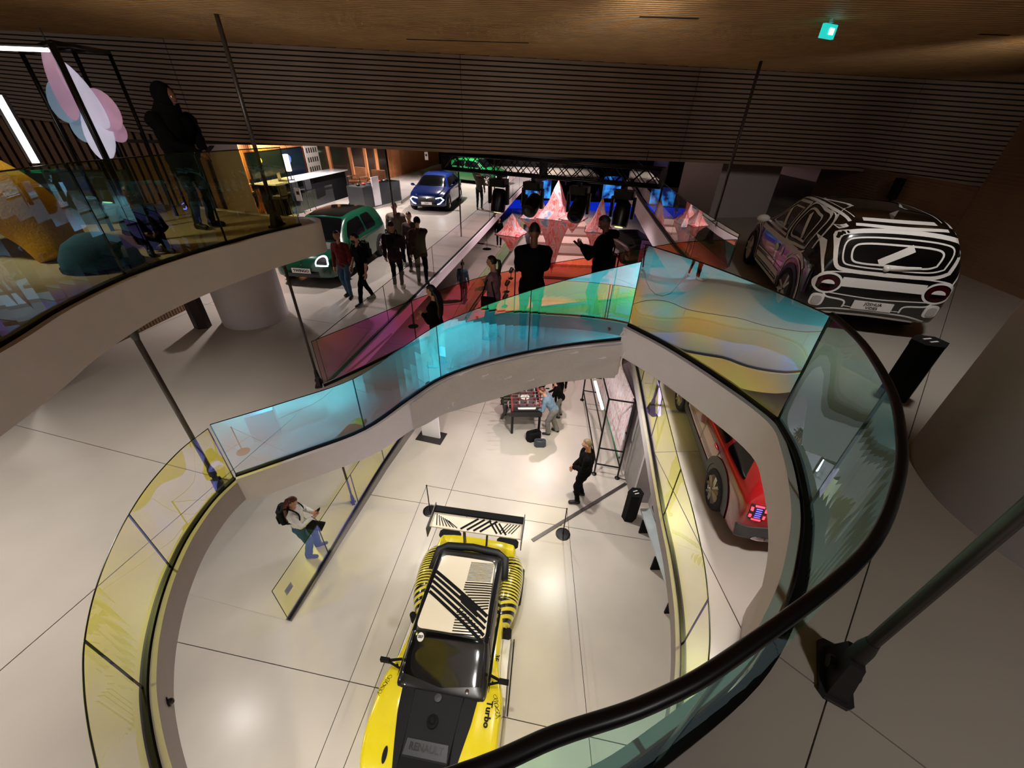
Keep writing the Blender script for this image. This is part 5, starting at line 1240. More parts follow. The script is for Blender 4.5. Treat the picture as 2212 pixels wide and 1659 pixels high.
# ------------------------------------------------------------------ hanging paper stars
def starmat():
    m = bpy.data.materials.new('folded_fabric'); m.use_nodes = True; nt = m.node_tree; b = nt.nodes['Principled BSDF']; N = nt.nodes.new; L = nt.links.new
    tc = N('ShaderNodeTexCoord'); mp = N('ShaderNodeMapping'); mp.inputs['Scale'].default_value = (2.2, 2.2, .55); L(tc.outputs['Object'], mp.inputs[0])
    nz = N('ShaderNodeTexNoise'); nz.inputs['Scale'].default_value = .9; nz.inputs['Detail'].default_value = 2; nz.inputs['Distortion'].default_value = 1.2; L(mp.outputs[0], nz.inputs[0])
    rp = N('ShaderNodeValToRGB'); e = rp.color_ramp.elements; e[0].position = .32; e[0].color = hx('7fb7d6') + (1,); e[1].position = .75; e[1].color = hx('8a2f4a') + (1,)
    for p, c in ((.40, 'f0dde2'), (.45, 'f08078'), (.49, 'f6d8d6'), (.53, 'ee5f58'), (.58, 'f4c4c0'), (.66, 'd84a66')): k = e.new(p); k.color = hx(c) + (1,)
    L(nz.outputs['Fac'], rp.inputs[0]); L(rp.outputs[0], b.inputs['Base Color']); b.inputs['Roughness'].default_value = .45; b.inputs['Sheen Weight'].default_value = .3
    tr = N('ShaderNodeBsdfTranslucent'); L(rp.outputs[0], tr.inputs[0]); mx = N('ShaderNodeMixShader'); mx.inputs[0].default_value = .4
    L(b.outputs[0], mx.inputs[1]); L(tr.outputs[0], mx.inputs[2]); L(mx.outputs[0], nt.nodes['Material Output'].inputs[0]); return m
STAR = starmat(); FR = mat('star_frame', '3a1d22', .5)
def star(label, y, top, left, right, bot, rot=.4):
    T, Lf, Rt, B = PY(*top, y), PY(*left, y), PY(*right, y), PY(*bot, y)
    cx, zw = (Lf.x + Rt.x) / 2, (Lf.z + Rt.z) / 2; r = (Rt.x - Lf.x) / 2 * 1.03
    t = thing('paper_star', label, 'star', ((T.x + B.x) / 2, y, zw), rot, 'folded fabric stars hanging over the stage')
    tz, bz = T.z - zw, B.z - zw
    for nm, z in (('upper_pyramid', tz), ('lower_pyramid', bz)):
        v = []; f = []; n = 4; K = 6
        ring = []
        for k in range(n):
            a0, a1 = 2 * PI * k / n, 2 * PI * (k + 1) / n
            for j in range(4):
                u = j / 4; x = (math.cos(a0) * (1 - u) + math.cos(a1) * u) * r; yy = (math.sin(a0) * (1 - u) + math.sin(a1) * u) * r
                k2 = 1 - .10 * math.sin(PI * u); ring.append((x * k2, yy * k2))
        m = len(ring)
        for i in range(K):
            q = i / (K - 1); w = (1 - q) * (1 - .28 * math.sin(PI * q)) 
            for j, (x, yy) in enumerate(ring):
                c = 1 + .05 * ((j % 2) * 2 - 1) * (1 - q); v.append((x * w * c + 0, yy * w * c, z * q))
        f = [(i * m + j, i * m + (j + 1) % m, (i + 1) * m + (j + 1) % m, (i + 1) * m + j) for i in range(K - 1) for j in range(m)]
        mobj(nm, v, f, STAR, t)
    for k in range(4):
        a0, a1 = 2 * PI * k / 4, 2 * PI * (k + 1) / 4; p0, p1 = (math.cos(a0) * r, math.sin(a0) * r, 0), (math.cos(a1) * r, math.sin(a1) * r, 0)
        MB().tube([p0, p1], .013, 5).build('frame_rod', FR, t)
    MB().tube([(0, 0, bz), (0, 0, tz)], .014, 5).build('mast', FR, t); MB().tube([(0, 0, tz), (0, 0, 6.5 - zw)], .004, 4).build('cord', FR, t)
star('smallest paper star hanging lowest on the left', 14, (1107, 460), (1070, 498), (1145, 510), (1104, 545))
star('paper star behind at the left beside the tallest one', 21, (1164, 412), (1121, 466), (1208, 470), (1155, 525), .5)
star('tallest pink paper star in the middle', 18.6, (1205, 388), (1154, 466), (1256, 470), (1193, 590), .45)
star('wide white and pink paper star right of the tallest', 14.5, (1243, 434), (1206, 470), (1274, 474), (1235, 503), .35)
star('paper star behind the man with the phone', 18, (1293, 424), (1246, 495), (1325, 497), (1290, 580), .6)
# stage steps, screens, spotlights
st_ = thing('stage_steps', 'long low steps of the stage behind the paper stars', 'steps')
for k in range(7):
    y = 20.5 + k * 1.7; MB().prism([(.9, y), (4.9, y - .2), (4.9, y + 1.9), (.9, y + 1.9)], 0, .14 * (k + 1)).build('step', mat('pink_step', 'd6b3a8', .6) if k % 2 else mat('dark_step', '9a7a70', .6), st_)
scr = bpy.data.materials.new('blue_screen'); scr.use_nodes = True
_n = scr.node_tree; _b = _n.nodes['Principled BSDF']; _t = _n.nodes.new('ShaderNodeTexNoise'); _t.inputs['Scale'].default_value = 1.8; _t.inputs['Detail'].default_value = 4
_rmp = _n.nodes.new('ShaderNodeValToRGB'); _rmp.color_ramp.elements[0].position = .42; _rmp.color_ramp.elements[0].color = (.004, .01, .08, 1); _rmp.color_ramp.elements[1].position = .68; _rmp.color_ramp.elements[1].color = (.05, .35, 1, 1)
_n.links.new(_t.outputs['Fac'], _rmp.inputs[0]); _n.links.new(_rmp.outputs[0], _b.inputs['Emission Color']); _b.inputs['Emission Strength'].default_value = .9; _b.inputs['Base Color'].default_value = (.01, .01, .02, 1)
for lb, x0, x1, ya, yb in (('blue screen left of the tallest star', 1166, 1192, 380, 428), ('narrow blue screen at the far wall centre', 1300, 1345, 382, 428), ('blue screen seen through the right glass', 1405, 1500, 386, 436), ('dim blue screen far left behind the band', 1128, 1162, 392, 430)):
    a, b = PY(x0, yb, 42), PY(x1, ya, 42); t = thing('wall_screen', lb, 'screen', (a.x, 42, a.z), 0)
    w, h = b.x - a.x, b.z - a.z
    MB().box((w / 2, .06, h / 2), (w + .2, .08, h + .2)).build('bezel', BLACK, t); MB().box((w / 2, 0, h / 2), (w, .05, h)).build('screen_panel', scr, t)
o = MB().box((5.5, 40.2, .2), (14, 2.0, .4)).build('stage_platform', mat('blue_glow_plinth', '1432c8', .5, emit='1038ff', es=.25)); tag(o, 'low blue lit plinth along the far screens', 'plinth')
for k, (px, py) in enumerate([(1133, 536), (1122, 553), (1112, 566), (1099, 582), (1085, 640), (1090, 610)]):
    q = P(px, py + 6, .35); t = thing('floor_spotlight', ['black floor spotlight farthest along the pink glass', 'fifth black floor spotlight counted from the front', 'fourth black floor spotlight counted from the front', 'third black floor spotlight from the front', 'nearest black floor spotlight by the pink glass', 'second black floor spotlight from the front'][k], 'spotlight', (q.x + .12, q.y, 0), 1.2)
    MB().box((0, 0, .02), (.26, .20, .04), bev=.03).build('floor_plate', BLACK, t); MB().tube([(0, 0, .04), (0, 0, .34)], .02, 6).build('stem', BLACK, t)
    autosmooth(MB().lathe([(.07, -.14), (.10, -.10), (.10, .12), (.11, .14), (.001, .13)], 14, (0, 0, .44), Matrix.Rotation(1.2, 3, 'Y')).build('lamp_head', BLACK, t), 40)
# ------------------------------------------------------------------ stanchions, bins, bench, lower-floor kit
def stanchion(label, q, m=BLACK, h=.80, r=.15):
    t = thing('barrier_post', label, 'stanchion', q)
    MB().lathe([(r, 0), (r, .012), (r * .8, .02), (.02, .025)], 28).build('base', m, t); MB().tube([(0, 0, .02), (0, 0, h)], .012, 10).build('post', m, t); MB().ball((0, 0, h), .018, 8, 6).build('cap', m, t); return Vector(q) + Vector((0, 0, h)), t
s1, S1 = stanchion('black barrier post left of the car wing', P(929, 1104, 0)); s2, S2 = stanchion('black barrier post right of the car wing', P(1216, 1154, 0))
s3, _ = stanchion('black barrier post by the opening behind the front of the show car', (-2.35, -.6, 0)); s4, _ = stanchion('black barrier post on the side ramp floor', (1.05, .2, 0))
stanchion('chrome barrier post beyond the football table', P(1235, 818, 0), CHROME); stanchion('black barrier post near the denim visitor', P(1052, 538, 0), BLACK, .9, .28)
stanchion('black barrier post behind the magenta glass', P(893, 705, 0), BLACK, 1.0, .2)
for a, b, T_ in ((s1, s2, S1), (s1, s3, S1), (s2, s4, S2)):
    w = Vector(T_.location); MB().tube([a - w, (a + b) / 2 - Vector((0, 0, .02)) - w, b - w], .004, 5).build('cord', BLACKM, T_)
o = MB().box((-1.67, -.84, .40), (.55, .55, .8), rz=.4, bev=.02).build('display_plinth', WHITE); tag(o, 'white display plinth mirrored in the lower walkway glass', 'plinth')
def bin_(label, q, h, w, m=BLACKM, rz=0):
    t = thing('waste_bin', label, 'bin', q, rz); hexa = [(w * .5 * math.cos(a) * 1.2, w * .5 * math.sin(a)) for a in [PI / 6 + k * PI / 3 for k in range(6)]]
    MB().prism(hexa, 0, h * .93).build('bin_body', m, t); MB().prism([(x * 1.03, y * 1.03) for x, y in hexa], h * .93, h).build('lid', m, t)
    for k in (-1, 1): MB().box((0, k * w * .12, h + .003), (w * .35, w * .07, .006)).build('slot_mark', WPAINT if h < .9 else TRIMB, t)
bin_('black hexagonal bin against the lower wall', P(1358, 1118, 0), .80, .27, rz=.3)
bin_('large black bin beside the big grey column', P(1925, 862, ZP) + Vector((.05, .05, 0)), .54, .22, rz=.2)
bin_('dark cylindrical bin left of the white column', P(462, 702, Z1) + Vector((-.18, -.1, 0)), .95, .30, mat('brown_bin', '2b2320', .6))
be = thing('bench', 'white topped bench with black sides along the lower wall', 'bench', (2.90, 4.45, 0), .03)
MB().box((-.05, 0, .43), (.20, 1.9, .05)).build('seat', mat('bench_top', 'b9c4c6', .35), be)
MB().box((.12, 0, .52), (.10, 1.9, .05)).build('back_shelf', BLACK, be)
for y in (-.9, -.1, .7): MB().box((0, y, .2), (.34, .03, .40)).build('leg_panel', BLACKM, be)
MB().tube([(.12, -.45, .55), (.12, -.45, .66)], .03, 10).ball((.12, -.45, .70), .03).build('bottle', mat('yellow_bottle', 'd8cf6a', .4), be)
for nm, lb, q, rz in (('exit_sign', 'small teal exit sign under the ceiling', P(1789, 68, ZCEIL - .10), .5), ('exit_sign', 'small teal exit sign on the lower wall', Vector((2.70, 6.2, 1.85)), 0)):
    t = thing(nm, lb, 'sign', q, rz); MB().box((0, 0, 0), (.03, .26, .14) if q.z < 4 else (.19, .03, .10)).build('sign_box', mat('teal_sign', '1fb9b0', .4, emit='22c4b8', es=.7), t)
    MB().box((0, 0, .08), (.03, .03, .04)).build('mount', WHITE, t)
    if q.z > 4: MB().box((.02, -.018, 0), (.07, .004, .045)).build('arrow_plate', mat('sign_white', 'e6fffb', .4, emit='d8fff8', es=1.5), t)
o = MB().box((2.77, 6.35, 1.0), (.03, .8, 2.0)).build('door_1', mat('grey_door', '8c8684', .5)); struct(o, 'flush grey door in the lower wall')
# football table
ft = thing('football_table', 'football table with red edges and chrome rods', 'games table', (.36, 8.72, 0), .06)
for x in (-.36, .36):
    for y in (-.56, .56): MB().tube([(x, y, 0), (x, y, .62)], .035, 8).build('leg', BLACK, ft)
MB().box((0, 0, .70), (.80, 1.30, .16)).build('cabinet', mat('table_black', '111115', .35), ft)
MB().box((0, 0, .782), (.66, 1.14, .008)).build('playfield', mat('maroon_field', '3a1a1c', .4), ft)
for x in (-.37, .37): MB().box((x, 0, .85), (.05, 1.26, .13)).build('side_rail', mat('red_rail', '8a1a24', .4), ft)
for y in (-.60, .60): MB().box((0, y, .85), (.70, .06, .13)).build('end_rail', _M['table_black'], ft)
MB().box((0, -.64, .90), (.46, .07, .03), bev=.02).build('ball_tray', WPAINT, ft)
mb = MB()
mb.lathe([(.12, .7865), (.125, .7885), (.115, .7885)], 24); mb.build('field_marking', WPAINT, ft)
for k in range(8):
    y = -.49 + k * .14; rd = MB().tube([(-.58, y, .92), (.58, y, .92)], .009, 6).build('player_rod', CHROME, ft)
    MB().tube([(.58 if k % 2 else -.58, y, .92), (.68 if k % 2 else -.68, y, .92)], .017, 8).build('handle', BLACKM, rd)
    for j in range(3): MB().box((-.22 + j * .22 + (.05 if k % 2 else 0), y, .87), (.03, .025, .11), bev=.008).build('figure', mat('figure_white', 'd8d4cc', .5) if k % 2 else mat('figure_red', 'a02028', .5), rd)
def duffel(label, q, w, rz, m):
    t = thing('bag', label, 'bag', q, rz); autosmooth(MB().box((0, 0, w * .28), (w, w * .6, w * .52), bev=w * .16).ball((0, 0, w * .5), (w * .4, w * .22, w * .12), 12, 8).build('bag_body', m, t), 50)
    MB().tube(spline([(-w * .25, 0, w * .5), (0, -.05, w * .85), (w * .25, 0, w * .5)], 4), .012, 6).build('handle', m, t)
duffel('black holdall on the floor in front of the football table', P(1152, 948, 0), .40, .4, BLACKM); duffel('flat grey laptop bag lying by the black holdall', P(1166, 962, 0), .30, 0, mat('grey_bag', '3c444c', .5))
# light frame with the picture panel
A0, A1 = P(1283, 1024, 0), P(1333, 1033, 0); dv = Vector((.10, 3.0, 0))
fr = thing('light_stand', 'black tube frame holding light tubes and a picture panel', 'frame', (A0.x, A0.y, 0), 0); HF = 2.25
c0, c1 = Vector((0, 0, 0)), A1 - A0
for i, p in enumerate((c0, c1, c0 + dv, c1 + dv)):
    MB().tube([p, p + Vector((0, 0, HF))], .022, 8).build('upright', BLACK, fr); MB().lathe([(.06, 0), (.06, .02), (.02, .04)], 12, p).build('foot', BLACK, fr)
for z in (.35, .85, HF - .02):
    for a, b in ((c0, c1), (c0 + dv, c1 + dv)): MB().tube([a + Vector((0, 0, z)), b + Vector((0, 0, z))], .018, 8).build('cross_bar', BLACK, fr)
for z in (.35, HF - .02, 1.3):
    for a, b in ((c0, c0 + dv), (c1, c1 + dv)): MB().tube([a + Vector((0, 0, z)), b + Vector((0, 0, z))], .018, 8).build('long_bar', BLACK, fr)
for s_, e_ in (((.05, .5, 0), (.05, 1.6, 0)), ((.08, 1.8, 0), (.08, 2.9, 0))): MB().tube([Vector(s_) + Vector((0, 0, 1.6)), Vector(e_) + Vector((0, 0, 1.6))], .035, 10).build('light_tube', mat('tube_glow', 'f6f6f0', .3, emit='fffaf0', es=3.0), fr)
pm = bpy.data.materials.new('picture_print'); pm.use_nodes = True; _n = pm.node_tree; _b = _n.nodes['Principled BSDF']
_t = _n.nodes.new('ShaderNodeTexNoise'); _m = _n.nodes.new('ShaderNodeMapping'); _c = _n.nodes.new('ShaderNodeTexCoord'); _m.inputs['Scale'].default_value = (6, 9, 1.5); _n.links.new(_c.outputs['Object'], _m.inputs[0]); _n.links.new(_m.outputs[0], _t.inputs[0]); _t.inputs['Scale'].default_value = 2
_rmp = _n.nodes.new('ShaderNodeValToRGB'); e = _rmp.color_ramp.elements; e[0].position = .35; e[0].color = hx('e8e2ea') + (1,); e[1].position = .7; e[1].color = hx('d9d4e4') + (1,)
for p_, c_ in ((.48, 'e6dce4'), (.54, 'd08088'), (.57, 'e0c0b0'), (.60, 'e4dfe8')): k = e.new(p_); k.color = hx(c_) + (1,)
_n.links.new(_t.outputs['Fac'], _rmp.inputs[0]); _n.links.new(_rmp.outputs[0], _b.inputs['Base Color'])
MB().box(c1 + dv * .5 + Vector((-.06, 0, 1.40)), (.03, 2.7, 1.7)).build('picture_panel', pm, fr); MB().box(c1 + dv * .5 + Vector((-.06, 0, .53)), (.05, 2.7, .06)).build('panel_edge', mat('green_edge', '1f7a50', .4), fr)
tag(MB().tube(spline([tuple(A1 + Vector((.03, 0, .02))), tuple(A1 + Vector((.25, -.1, .015))), tuple(A1 + Vector((.28, -.3, .015)))], 5), .008, 6).build('power_cable', BLACKM), 'short black cable at the foot of the light frame', 'cable')
a, b = P(1352, 1045, .0), P(1150, 1168, 0); tag(MB().wall([a, b], 0, .02, .07).build('cable_cover', STEEL), 'grey cable cover running diagonally across the lower floor', 'cable cover')
# info stand under the walkway
q = P(930, 925, .3); t = thing('info_stand', 'white information stand on a dark base under the walkway', 'sign', (q.x, q.y, .0), -.25)
MB().box((0, 0, .012), (.7, .45, .024)).build('base', DSTEEL, t); MB().box((0, 0, .75), (.5, .05, 1.45)).build('board', WHITE, t)
for k in range(4): MB().box((-.1 + .0 * k, -.03, 1.25 - k * .09), (.22 - .03 * k, .006, .03)).build('text_line', BLACKM, t)
# plaque on the straight glass
t = thing('notice_plate', 'small grey notice on the end pane of the straight yellow glass', 'sign', (-3.585, 3.48, .55), math.radians(80)); MB().box((0, -.014, 0), (.16, .006, .14)).build('plate', mat('notice_grey', '8d8a72', .6), t)
for k in range(5): MB().box((0, -.019, .05 - k * .024), (.12, .003, .008)).build('text_line', mat('notice_text', '4d4b3c', .7), t)
t = thing('wall_camera', 'small black camera on the left slab edge', 'camera', P(355, 1515, Z1 - .18), 0); MB().box((0, 0, 0), (.05, .05, .04), bev=.01).build('mount', BLACK, t); MB().ball((.04, 0, -.02), .035).build('dome', AUTOGL, t, smooth=True)
# ribbon tied at the walkway corner and cloth wrap on its edge
q = Vector((1.28, 4.06, ZP - .10)); t = thing('fabric_wrap', 'white cloth stretched over the walkway edge and tied at the corner', 'cloth')
v = []; f = []; K = 40; S_ = spline(BF[3:], 8)
for i in range(K):
    u = i / (K - 1) * (len(S_) - 1); j = min(int(u), len(S_) - 2); w = u - j; a = np.array(S_[j]) * (1 - w) + np.array(S_[j + 1]) * w
    d = np.array(S_[min(j + 1, len(S_) - 1)][:2]) - np.array(S_[max(j - 1, 0)][:2]); d /= np.linalg.norm(d); nn = np.array((-d[1], d[0])) * -1
    for k in range(9):
        z = CZ - a[2] - .02 - (.44 + .2 * math.exp(-((a[0] + .6) / 1.1) ** 2)) * k / 8; wob = .010 * math.sin(i * .9 + k * 1.3) + .008 * math.sin(i * .37 - k * .8)
        pt = a[:2] + nn * (.10 + wob); v.append((pt[0], pt[1], z))
f = [(i * 9 + k, i * 9 + k + 1, (i + 1) * 9 + k + 1, (i + 1) * 9 + k) for i in range(K - 1) for k in range(8)]
n0 = len(v); v += [(x, y + .006, z) for x, y, z in v]; f += [tuple(i + n0 for i in g[::-1]) for g in f]
mobj('cloth_sheet', v, f, mat('wrap_cloth', 'c9c3c4', .8, var=.03, bump=.3, scale=30), t, smooth=True)
MB().tube(spline([q + Vector((0, -.03, .04)), q + Vector((.03, -.08, .10)), q + Vector((.08, -.05, .05)), q, q + Vector((-.06, -.07, .10)), q + Vector((-.08, -.04, .03)), q], 4), .008, 5).tube(spline([q, q + Vector((.01, -.05, -.12)), q + Vector((-.02, -.05, -.28)), q + Vector((.01, -.05, -.40))], 4), .009, 5).build('ribbon', WPAINT, t, smooth=True)
# ------------------------------------------------------------------ balcony: frame, flower, plush sculpture
def up_at(px, py, y): return PY(px, py, y)
bf = thing('display_stand', 'black tube frame on the balcony around the glowing flower', 'frame', (-5.6, 5.6, ZB), 0); o3 = Vector((-5.6, 5.6, ZB))
tops = [PY(235, 113, 5.9), PY(158, 108, 5.2), PY(100, 108, 5.2), PY(45, 112, 5.0), PY(110, 92, 4.6)]
for p in tops: MB().tube([Vector((p.x, p.y, ZB)) - o3, p - o3], .028 if p is tops[-1] else .020, 8).build('upright', BLACK, bf, smooth=True)
for a, b in ((0, 1), (1, 2), (2, 3), (4, 0), (3, 4)): MB().tube([tops[a] - o3, tops[b] - o3], .022, 8).build('top_bar', BLACK, bf, smooth=True)
TG = mat('tube_glow', 'f6f6f0'); 
a, b = PY(-30, 103, 4.7), PY(104, 108, 4.7); t = thing('light_tube', 'horizontal white light tube at the far left top', 'lamp', a); MB().tube([(0, 0, 0), b - a], .016, 8).build('tube', TG, t); MB().tube([(0, 0, .03), b - a + Vector((0, 0, .03))], .014, 6).build('holder', BLACK, t)
a = PY(78, 352, 4.2); b = PY(-6, 205, 4.2); t = thing('light_tube', 'slanting bright white light tube at the left edge', 'lamp', a); MB().tube([(0, 0, 0), Vector((b.x - a.x, 0, b.z - a.z))], .026, 8).build('tube', TG, t); MB().tube([(-.05, .05, 0), Vector((b.x - a.x - .05, .05, b.z - a.z))], .05, 4).build('reflector', DSTEEL, t)
fl_ = thing('flower_lamp', 'glowing pink and white petal shape in the balcony frame', 'lamp', PY(168, 232, 4.9), 0)
pet = [mat('petal_pink', 'c09aac', .4, emit='a07c94', es=.3), mat('petal_white', 'cfcdd8', .4, emit='b8b4c8', es=.35), mat('petal_blue', '8fa8b8', .4, emit='7890a8', es=.25)]
for k, (dx, dz, rx, rz_, an) in enumerate([(-.05, .20, .12, .32, .15), (.10, .10, .12, .30, -.35), (-.16, .05, .15, .20, .5), (.20, -.02, .17, .19, -.3), (.02, -.22, .16, .28, .3), (-.10, -.12, .15, .22, .6), (.16, -.16, .13, .16, -.6)]):
    MB().ball((dx, .02 * k, dz), (rx, .012, rz_), 20, 12, Matrix.Rotation(an, 3, 'Y')).build('petal', pet[k % 3], fl_, smooth=True)
MB().tube([(0, 0, .3), (0, 0, .62)], .006, 5).build('hanger', BLACK, fl_)
for _pm in pet:
    _n = _pm.node_tree; _o = _n.nodes['Material Output']; _x = _n.nodes.new('ShaderNodeMixShader'); _x.inputs[0].default_value = .35; _tp = _n.nodes.new('ShaderNodeBsdfTransparent')
    _n.links.new(_n.nodes['Principled BSDF'].outputs[0], _x.inputs[1]); _n.links.new(_tp.outputs[0], _x.inputs[2]); _n.links.new(_x.outputs[0], _o.inputs[0])
PL = mat('yellow_plush', 'e0a81c', .95, var=.12, scale=60, bump=.6); BL = mat('blue_plush', '2f6fb0', .9, var=.1, scale=60, bump=.5)
sc3 = thing('plush_sculpture', 'huge yellow plush sculpture behind the balcony glass', 'sculpture', (-5.1, 3.9, ZB), .2)
q = MB().tube(spline([(.62, -.1, -.0), (.5, 0, .25), (.30, .05, .50), (.05, .1, .66), (-.35, .15, .72), (-.6, .1, .60)], 5), [.20 + .10 * math.sin(i / 25 * PI) for i in range(26)], 20); autosmooth(q.build('plush_body', PL, sc3), 80)
MB().tube([(-.02 + .16 * math.cos(a), -.12, .98 + .06 * math.sin(a)) for a in np.linspace(0, PI, 10)], .02, 8).build('eye_ring', BL, sc3, smooth=True)
MB().ball((-.05, .05, .93), (.28, .22, .10), 18, 10).build('pale_cap', mat('pale_plush', 'b9c4c8', .9), sc3, smooth=True)
t = thing('plush_sculpture', 'smaller yellow plush form left of the huge one', 'sculpture', (-5.9, 3.2, ZB), 0); MB().ball((0, 0, .28), (.55, .35, .28), 22, 14, Matrix.Rotation(.3, 3, 'Y')).build('plush_body', PL, t, smooth=True); MB().ball((.2, -.1, .5), (.2, .16, .12), 14, 8).build('plush_bump', PL, t, smooth=True)
t = thing('blue_dome', 'blue half dome seat beside the plush sculpture', 'seat', (-3.95, 3.75, ZB), 0); MB().lathe([(.30, 0), (.29, .1), (.22, .22), (.10, .29), (.001, .30)], 24).build('cushion', BL, t, smooth=True); MB().lathe([(.31, 0), (.31, .03), (.30, .03)], 24).build('base_ring', BLACKM, t)
bs = thing('balcony_steps', 'low dark seating steps at the back of the balcony', 'steps', (-6.1, 5.2, ZB), .35)
for k in range(3): MB().box((0, .25 * k, .09 * (k + 1)), (2.0, .3, .18 * (k + 1))).build('step', mat('step_grey', '4a5560', .7), bs)
t, J = person('boy with short dark hair sitting on the balcony floor', (-3.95, 4.35, ZB), math.radians(-40), 1.15, cloth('navy_cloth', '1a2433'), K2, SHB, skin=SKIND, hs='short', vox=.02, pose=dict(sit=.06, fl=(.42, .12), fr=(.44, -.10), lean=.25, hl=(.36, .08, .30), hr=(.36, -.08, .30), hp=.3))
# ------------------------------------------------------------------ hall beyond the green car
Wt = [P(480, 336, 5.4), P(690, 312, 5.4)]; w0, w1 = Vector((Wt[0].x, Wt[0].y)), Vector((Wt[1].x, Wt[1].y))
wh = thing('wall_hall', 'orange oak wall with the big screen', None); wh['kind'] = 'structure'
n = 60; dd = (w1 - w0) / n
MB().wall([w0 + Vector((-.05, .05)), w1 + Vector((-.05, .05))], Z1, 6.55, .1).build('backing', WOODO, wh)
for k in range(n): MB().wall([w0 + dd * (k + .1), w0 + dd * (k + .8)], Z1, 6.5, .05).build('oak_strip', WOODO, wh)
def onwall(px, z):   # point of the hall wall under pixel column px
    v = _w(Vector((px - CX, 345 - CY, FPX))); d = w1 - w0
    t_ = (w0.x * v.y - w0.y * v.x) / (d.y * v.x - d.x * v.y); return w0 + d * t_
wa = math.atan2(dd.y, dd.x)
a, b = onwall(527, 0), onwall(652, 0); t = thing('wall_screen', 'large dark television on the orange oak wall', 'screen', (a.x, a.y, 3.95), wa); Wd = (b - a).length
MB().box((Wd / 2, -.10, .75), (Wd, .06, 1.45)).build('bezel', BLACK, t); MB().box((Wd / 2, -.135, .75), (Wd - .1, .01, 1.35)).build('screen_panel', mat('tv_image', '10141c', .15, emit='1a2c50', es=.12), t)
for x, z, r_, c_ in ((Wd * .2, 1.1, .09, 'f0e040'), (Wd * .7, 1.0, .16, '4a62b0')): MB().ball((x, -.142, z), (r_, .004, r_ * 1.1), 14, 8).build('picture_spot', mat('spot' + c_, c_, .3, emit=c_, es=.8), t)
a, b = onwall(657, 0), onwall(686, 0); t = thing('poster', 'white poster with rows of small dark pictures', 'poster', (a.x, a.y, 3.2), wa); Wd = (b - a).length
MB().box((Wd / 2, -.12, 1.3), (Wd, .02, 2.5)).build('sheet', WPAINT, t)
for r_ in range(4):
    for c_ in range(5): MB().box((Wd * (.16 + .17 * c_), -.135, 2.0 - r_ * .45), (Wd * .08, .006, .24)).build('picture', TRIMB, t)
MB().box((Wd * .45, -.135, 2.38), (Wd * .6, .006, .05)).build('heading', BLACKM, t)
# rest of the hall wall: dark bay, oak posts, orange door, oak end wall
e0 = onwall(690, 0); far = P(958, 352, Z1); mid = P(842, 385, Z1)
wh2 = thing('wall_hall', 'dark sheet for the open bay and oak end wall of the hall', None); wh2['kind'] = 'structure'
m1 = Vector((mid.x, mid.y)); f1_ = Vector((far.x, far.y))
MB().wall([e0, m1], Z1, 6.55, .08).build('dark_bay_sheet', mat('bay_dark', '2a1d18', .3, coat=.4), wh2)  # sheet coloured dark in place of the dark openings between the posts
for u in (.12, .4, .62, .8): p = e0 + (m1 - e0) * u; MB().box((p.x, p.y - .1, 4.7), (.3, .2, 3.6)).build('oak_post', WOODO, wh2)
n = 40
for k in range(n): MB().wall([m1 + (f1_ - m1) * (k / n), m1 + (f1_ - m1) * ((k + .9) / n)], Z1, 6.55, .08).build('oak_board', WOODO, wh2)
p = m1 + (f1_ - m1) * .06; o = MB().wall([p + Vector((0, -.1)), p + (f1_ - m1) * .12 + Vector((0, -.1))], Z1, 5.6, .05).build('door_2', mat('orange_door', 'f0a070', .5)); struct(o, 'pale orange oak door at the end of the hall')
# counter
R_ = P(757, 424, Z1); L_2 = P(612, 470, Z1); ch = HT(R_, 759, 367); d = (R_ - L_2); ca = math.atan2(d.y, d.x)
t = thing('counter', 'long bar counter with white top and black front', 'counter', L_2, ca); Ln = d.length
MB().box((Ln / 2, .45, ch / 2 - .03), (Ln - .1, .8, ch - .06)).build('counter_body', mat('counter_black', '0c0c10', .8, spec=.1), t); MB().box((Ln / 2, .42, ch), (Ln + .1, 1.05, .06)).build('counter_top', mat('marble_top', 'dfe3ea', .15, coat=.5), t)
q = L_2 + d * .17 + Vector((0, .3, ch + .03)); t = thing('table_lamp', 'slim lamp with tall glowing shade on the white counter', 'lamp', q, 0)
MB().lathe([(.12, 0), (.12, .02), (.02, .03)], 14).build('base', BLACK, t); MB().tube([(0, 0, .03), (0, 0, .40)], .02, 6).build('pole', BLACK, t); MB().lathe([(.12, .38), (.12, 1.05), (.001, 1.05)], 16).build('shade', mat('lamp_shade', 'fff0c8', .5, emit='ffe9b0', es=3.5), t)
q = L_2 + d * .10 + Vector((-.1, .35, ch + .03)); t = thing('laptop', 'open silver laptop on the counter', 'laptop', q, ca + .4); MB().box((0, 0, .01), (.5, .35, .02)).build('base', ALU, t); MB().box((0, .18, .18), (.5, .02, .33)).build('lid', ALU, t)
q = L_2 + d * .05 + Vector((-d.y, d.x, 0)).normalized() * 1.55; person('person in black sitting behind the counter at a laptop', q, math.radians(-60), 2.0, K1, K2, SHB, vox=.035, pose=dict(sit=.7, fl=(.3, .1, .25), fr=(.3, -.1, .25), hl=(.4, .1, 1.15), hr=(.4, -.1, 1.15)))
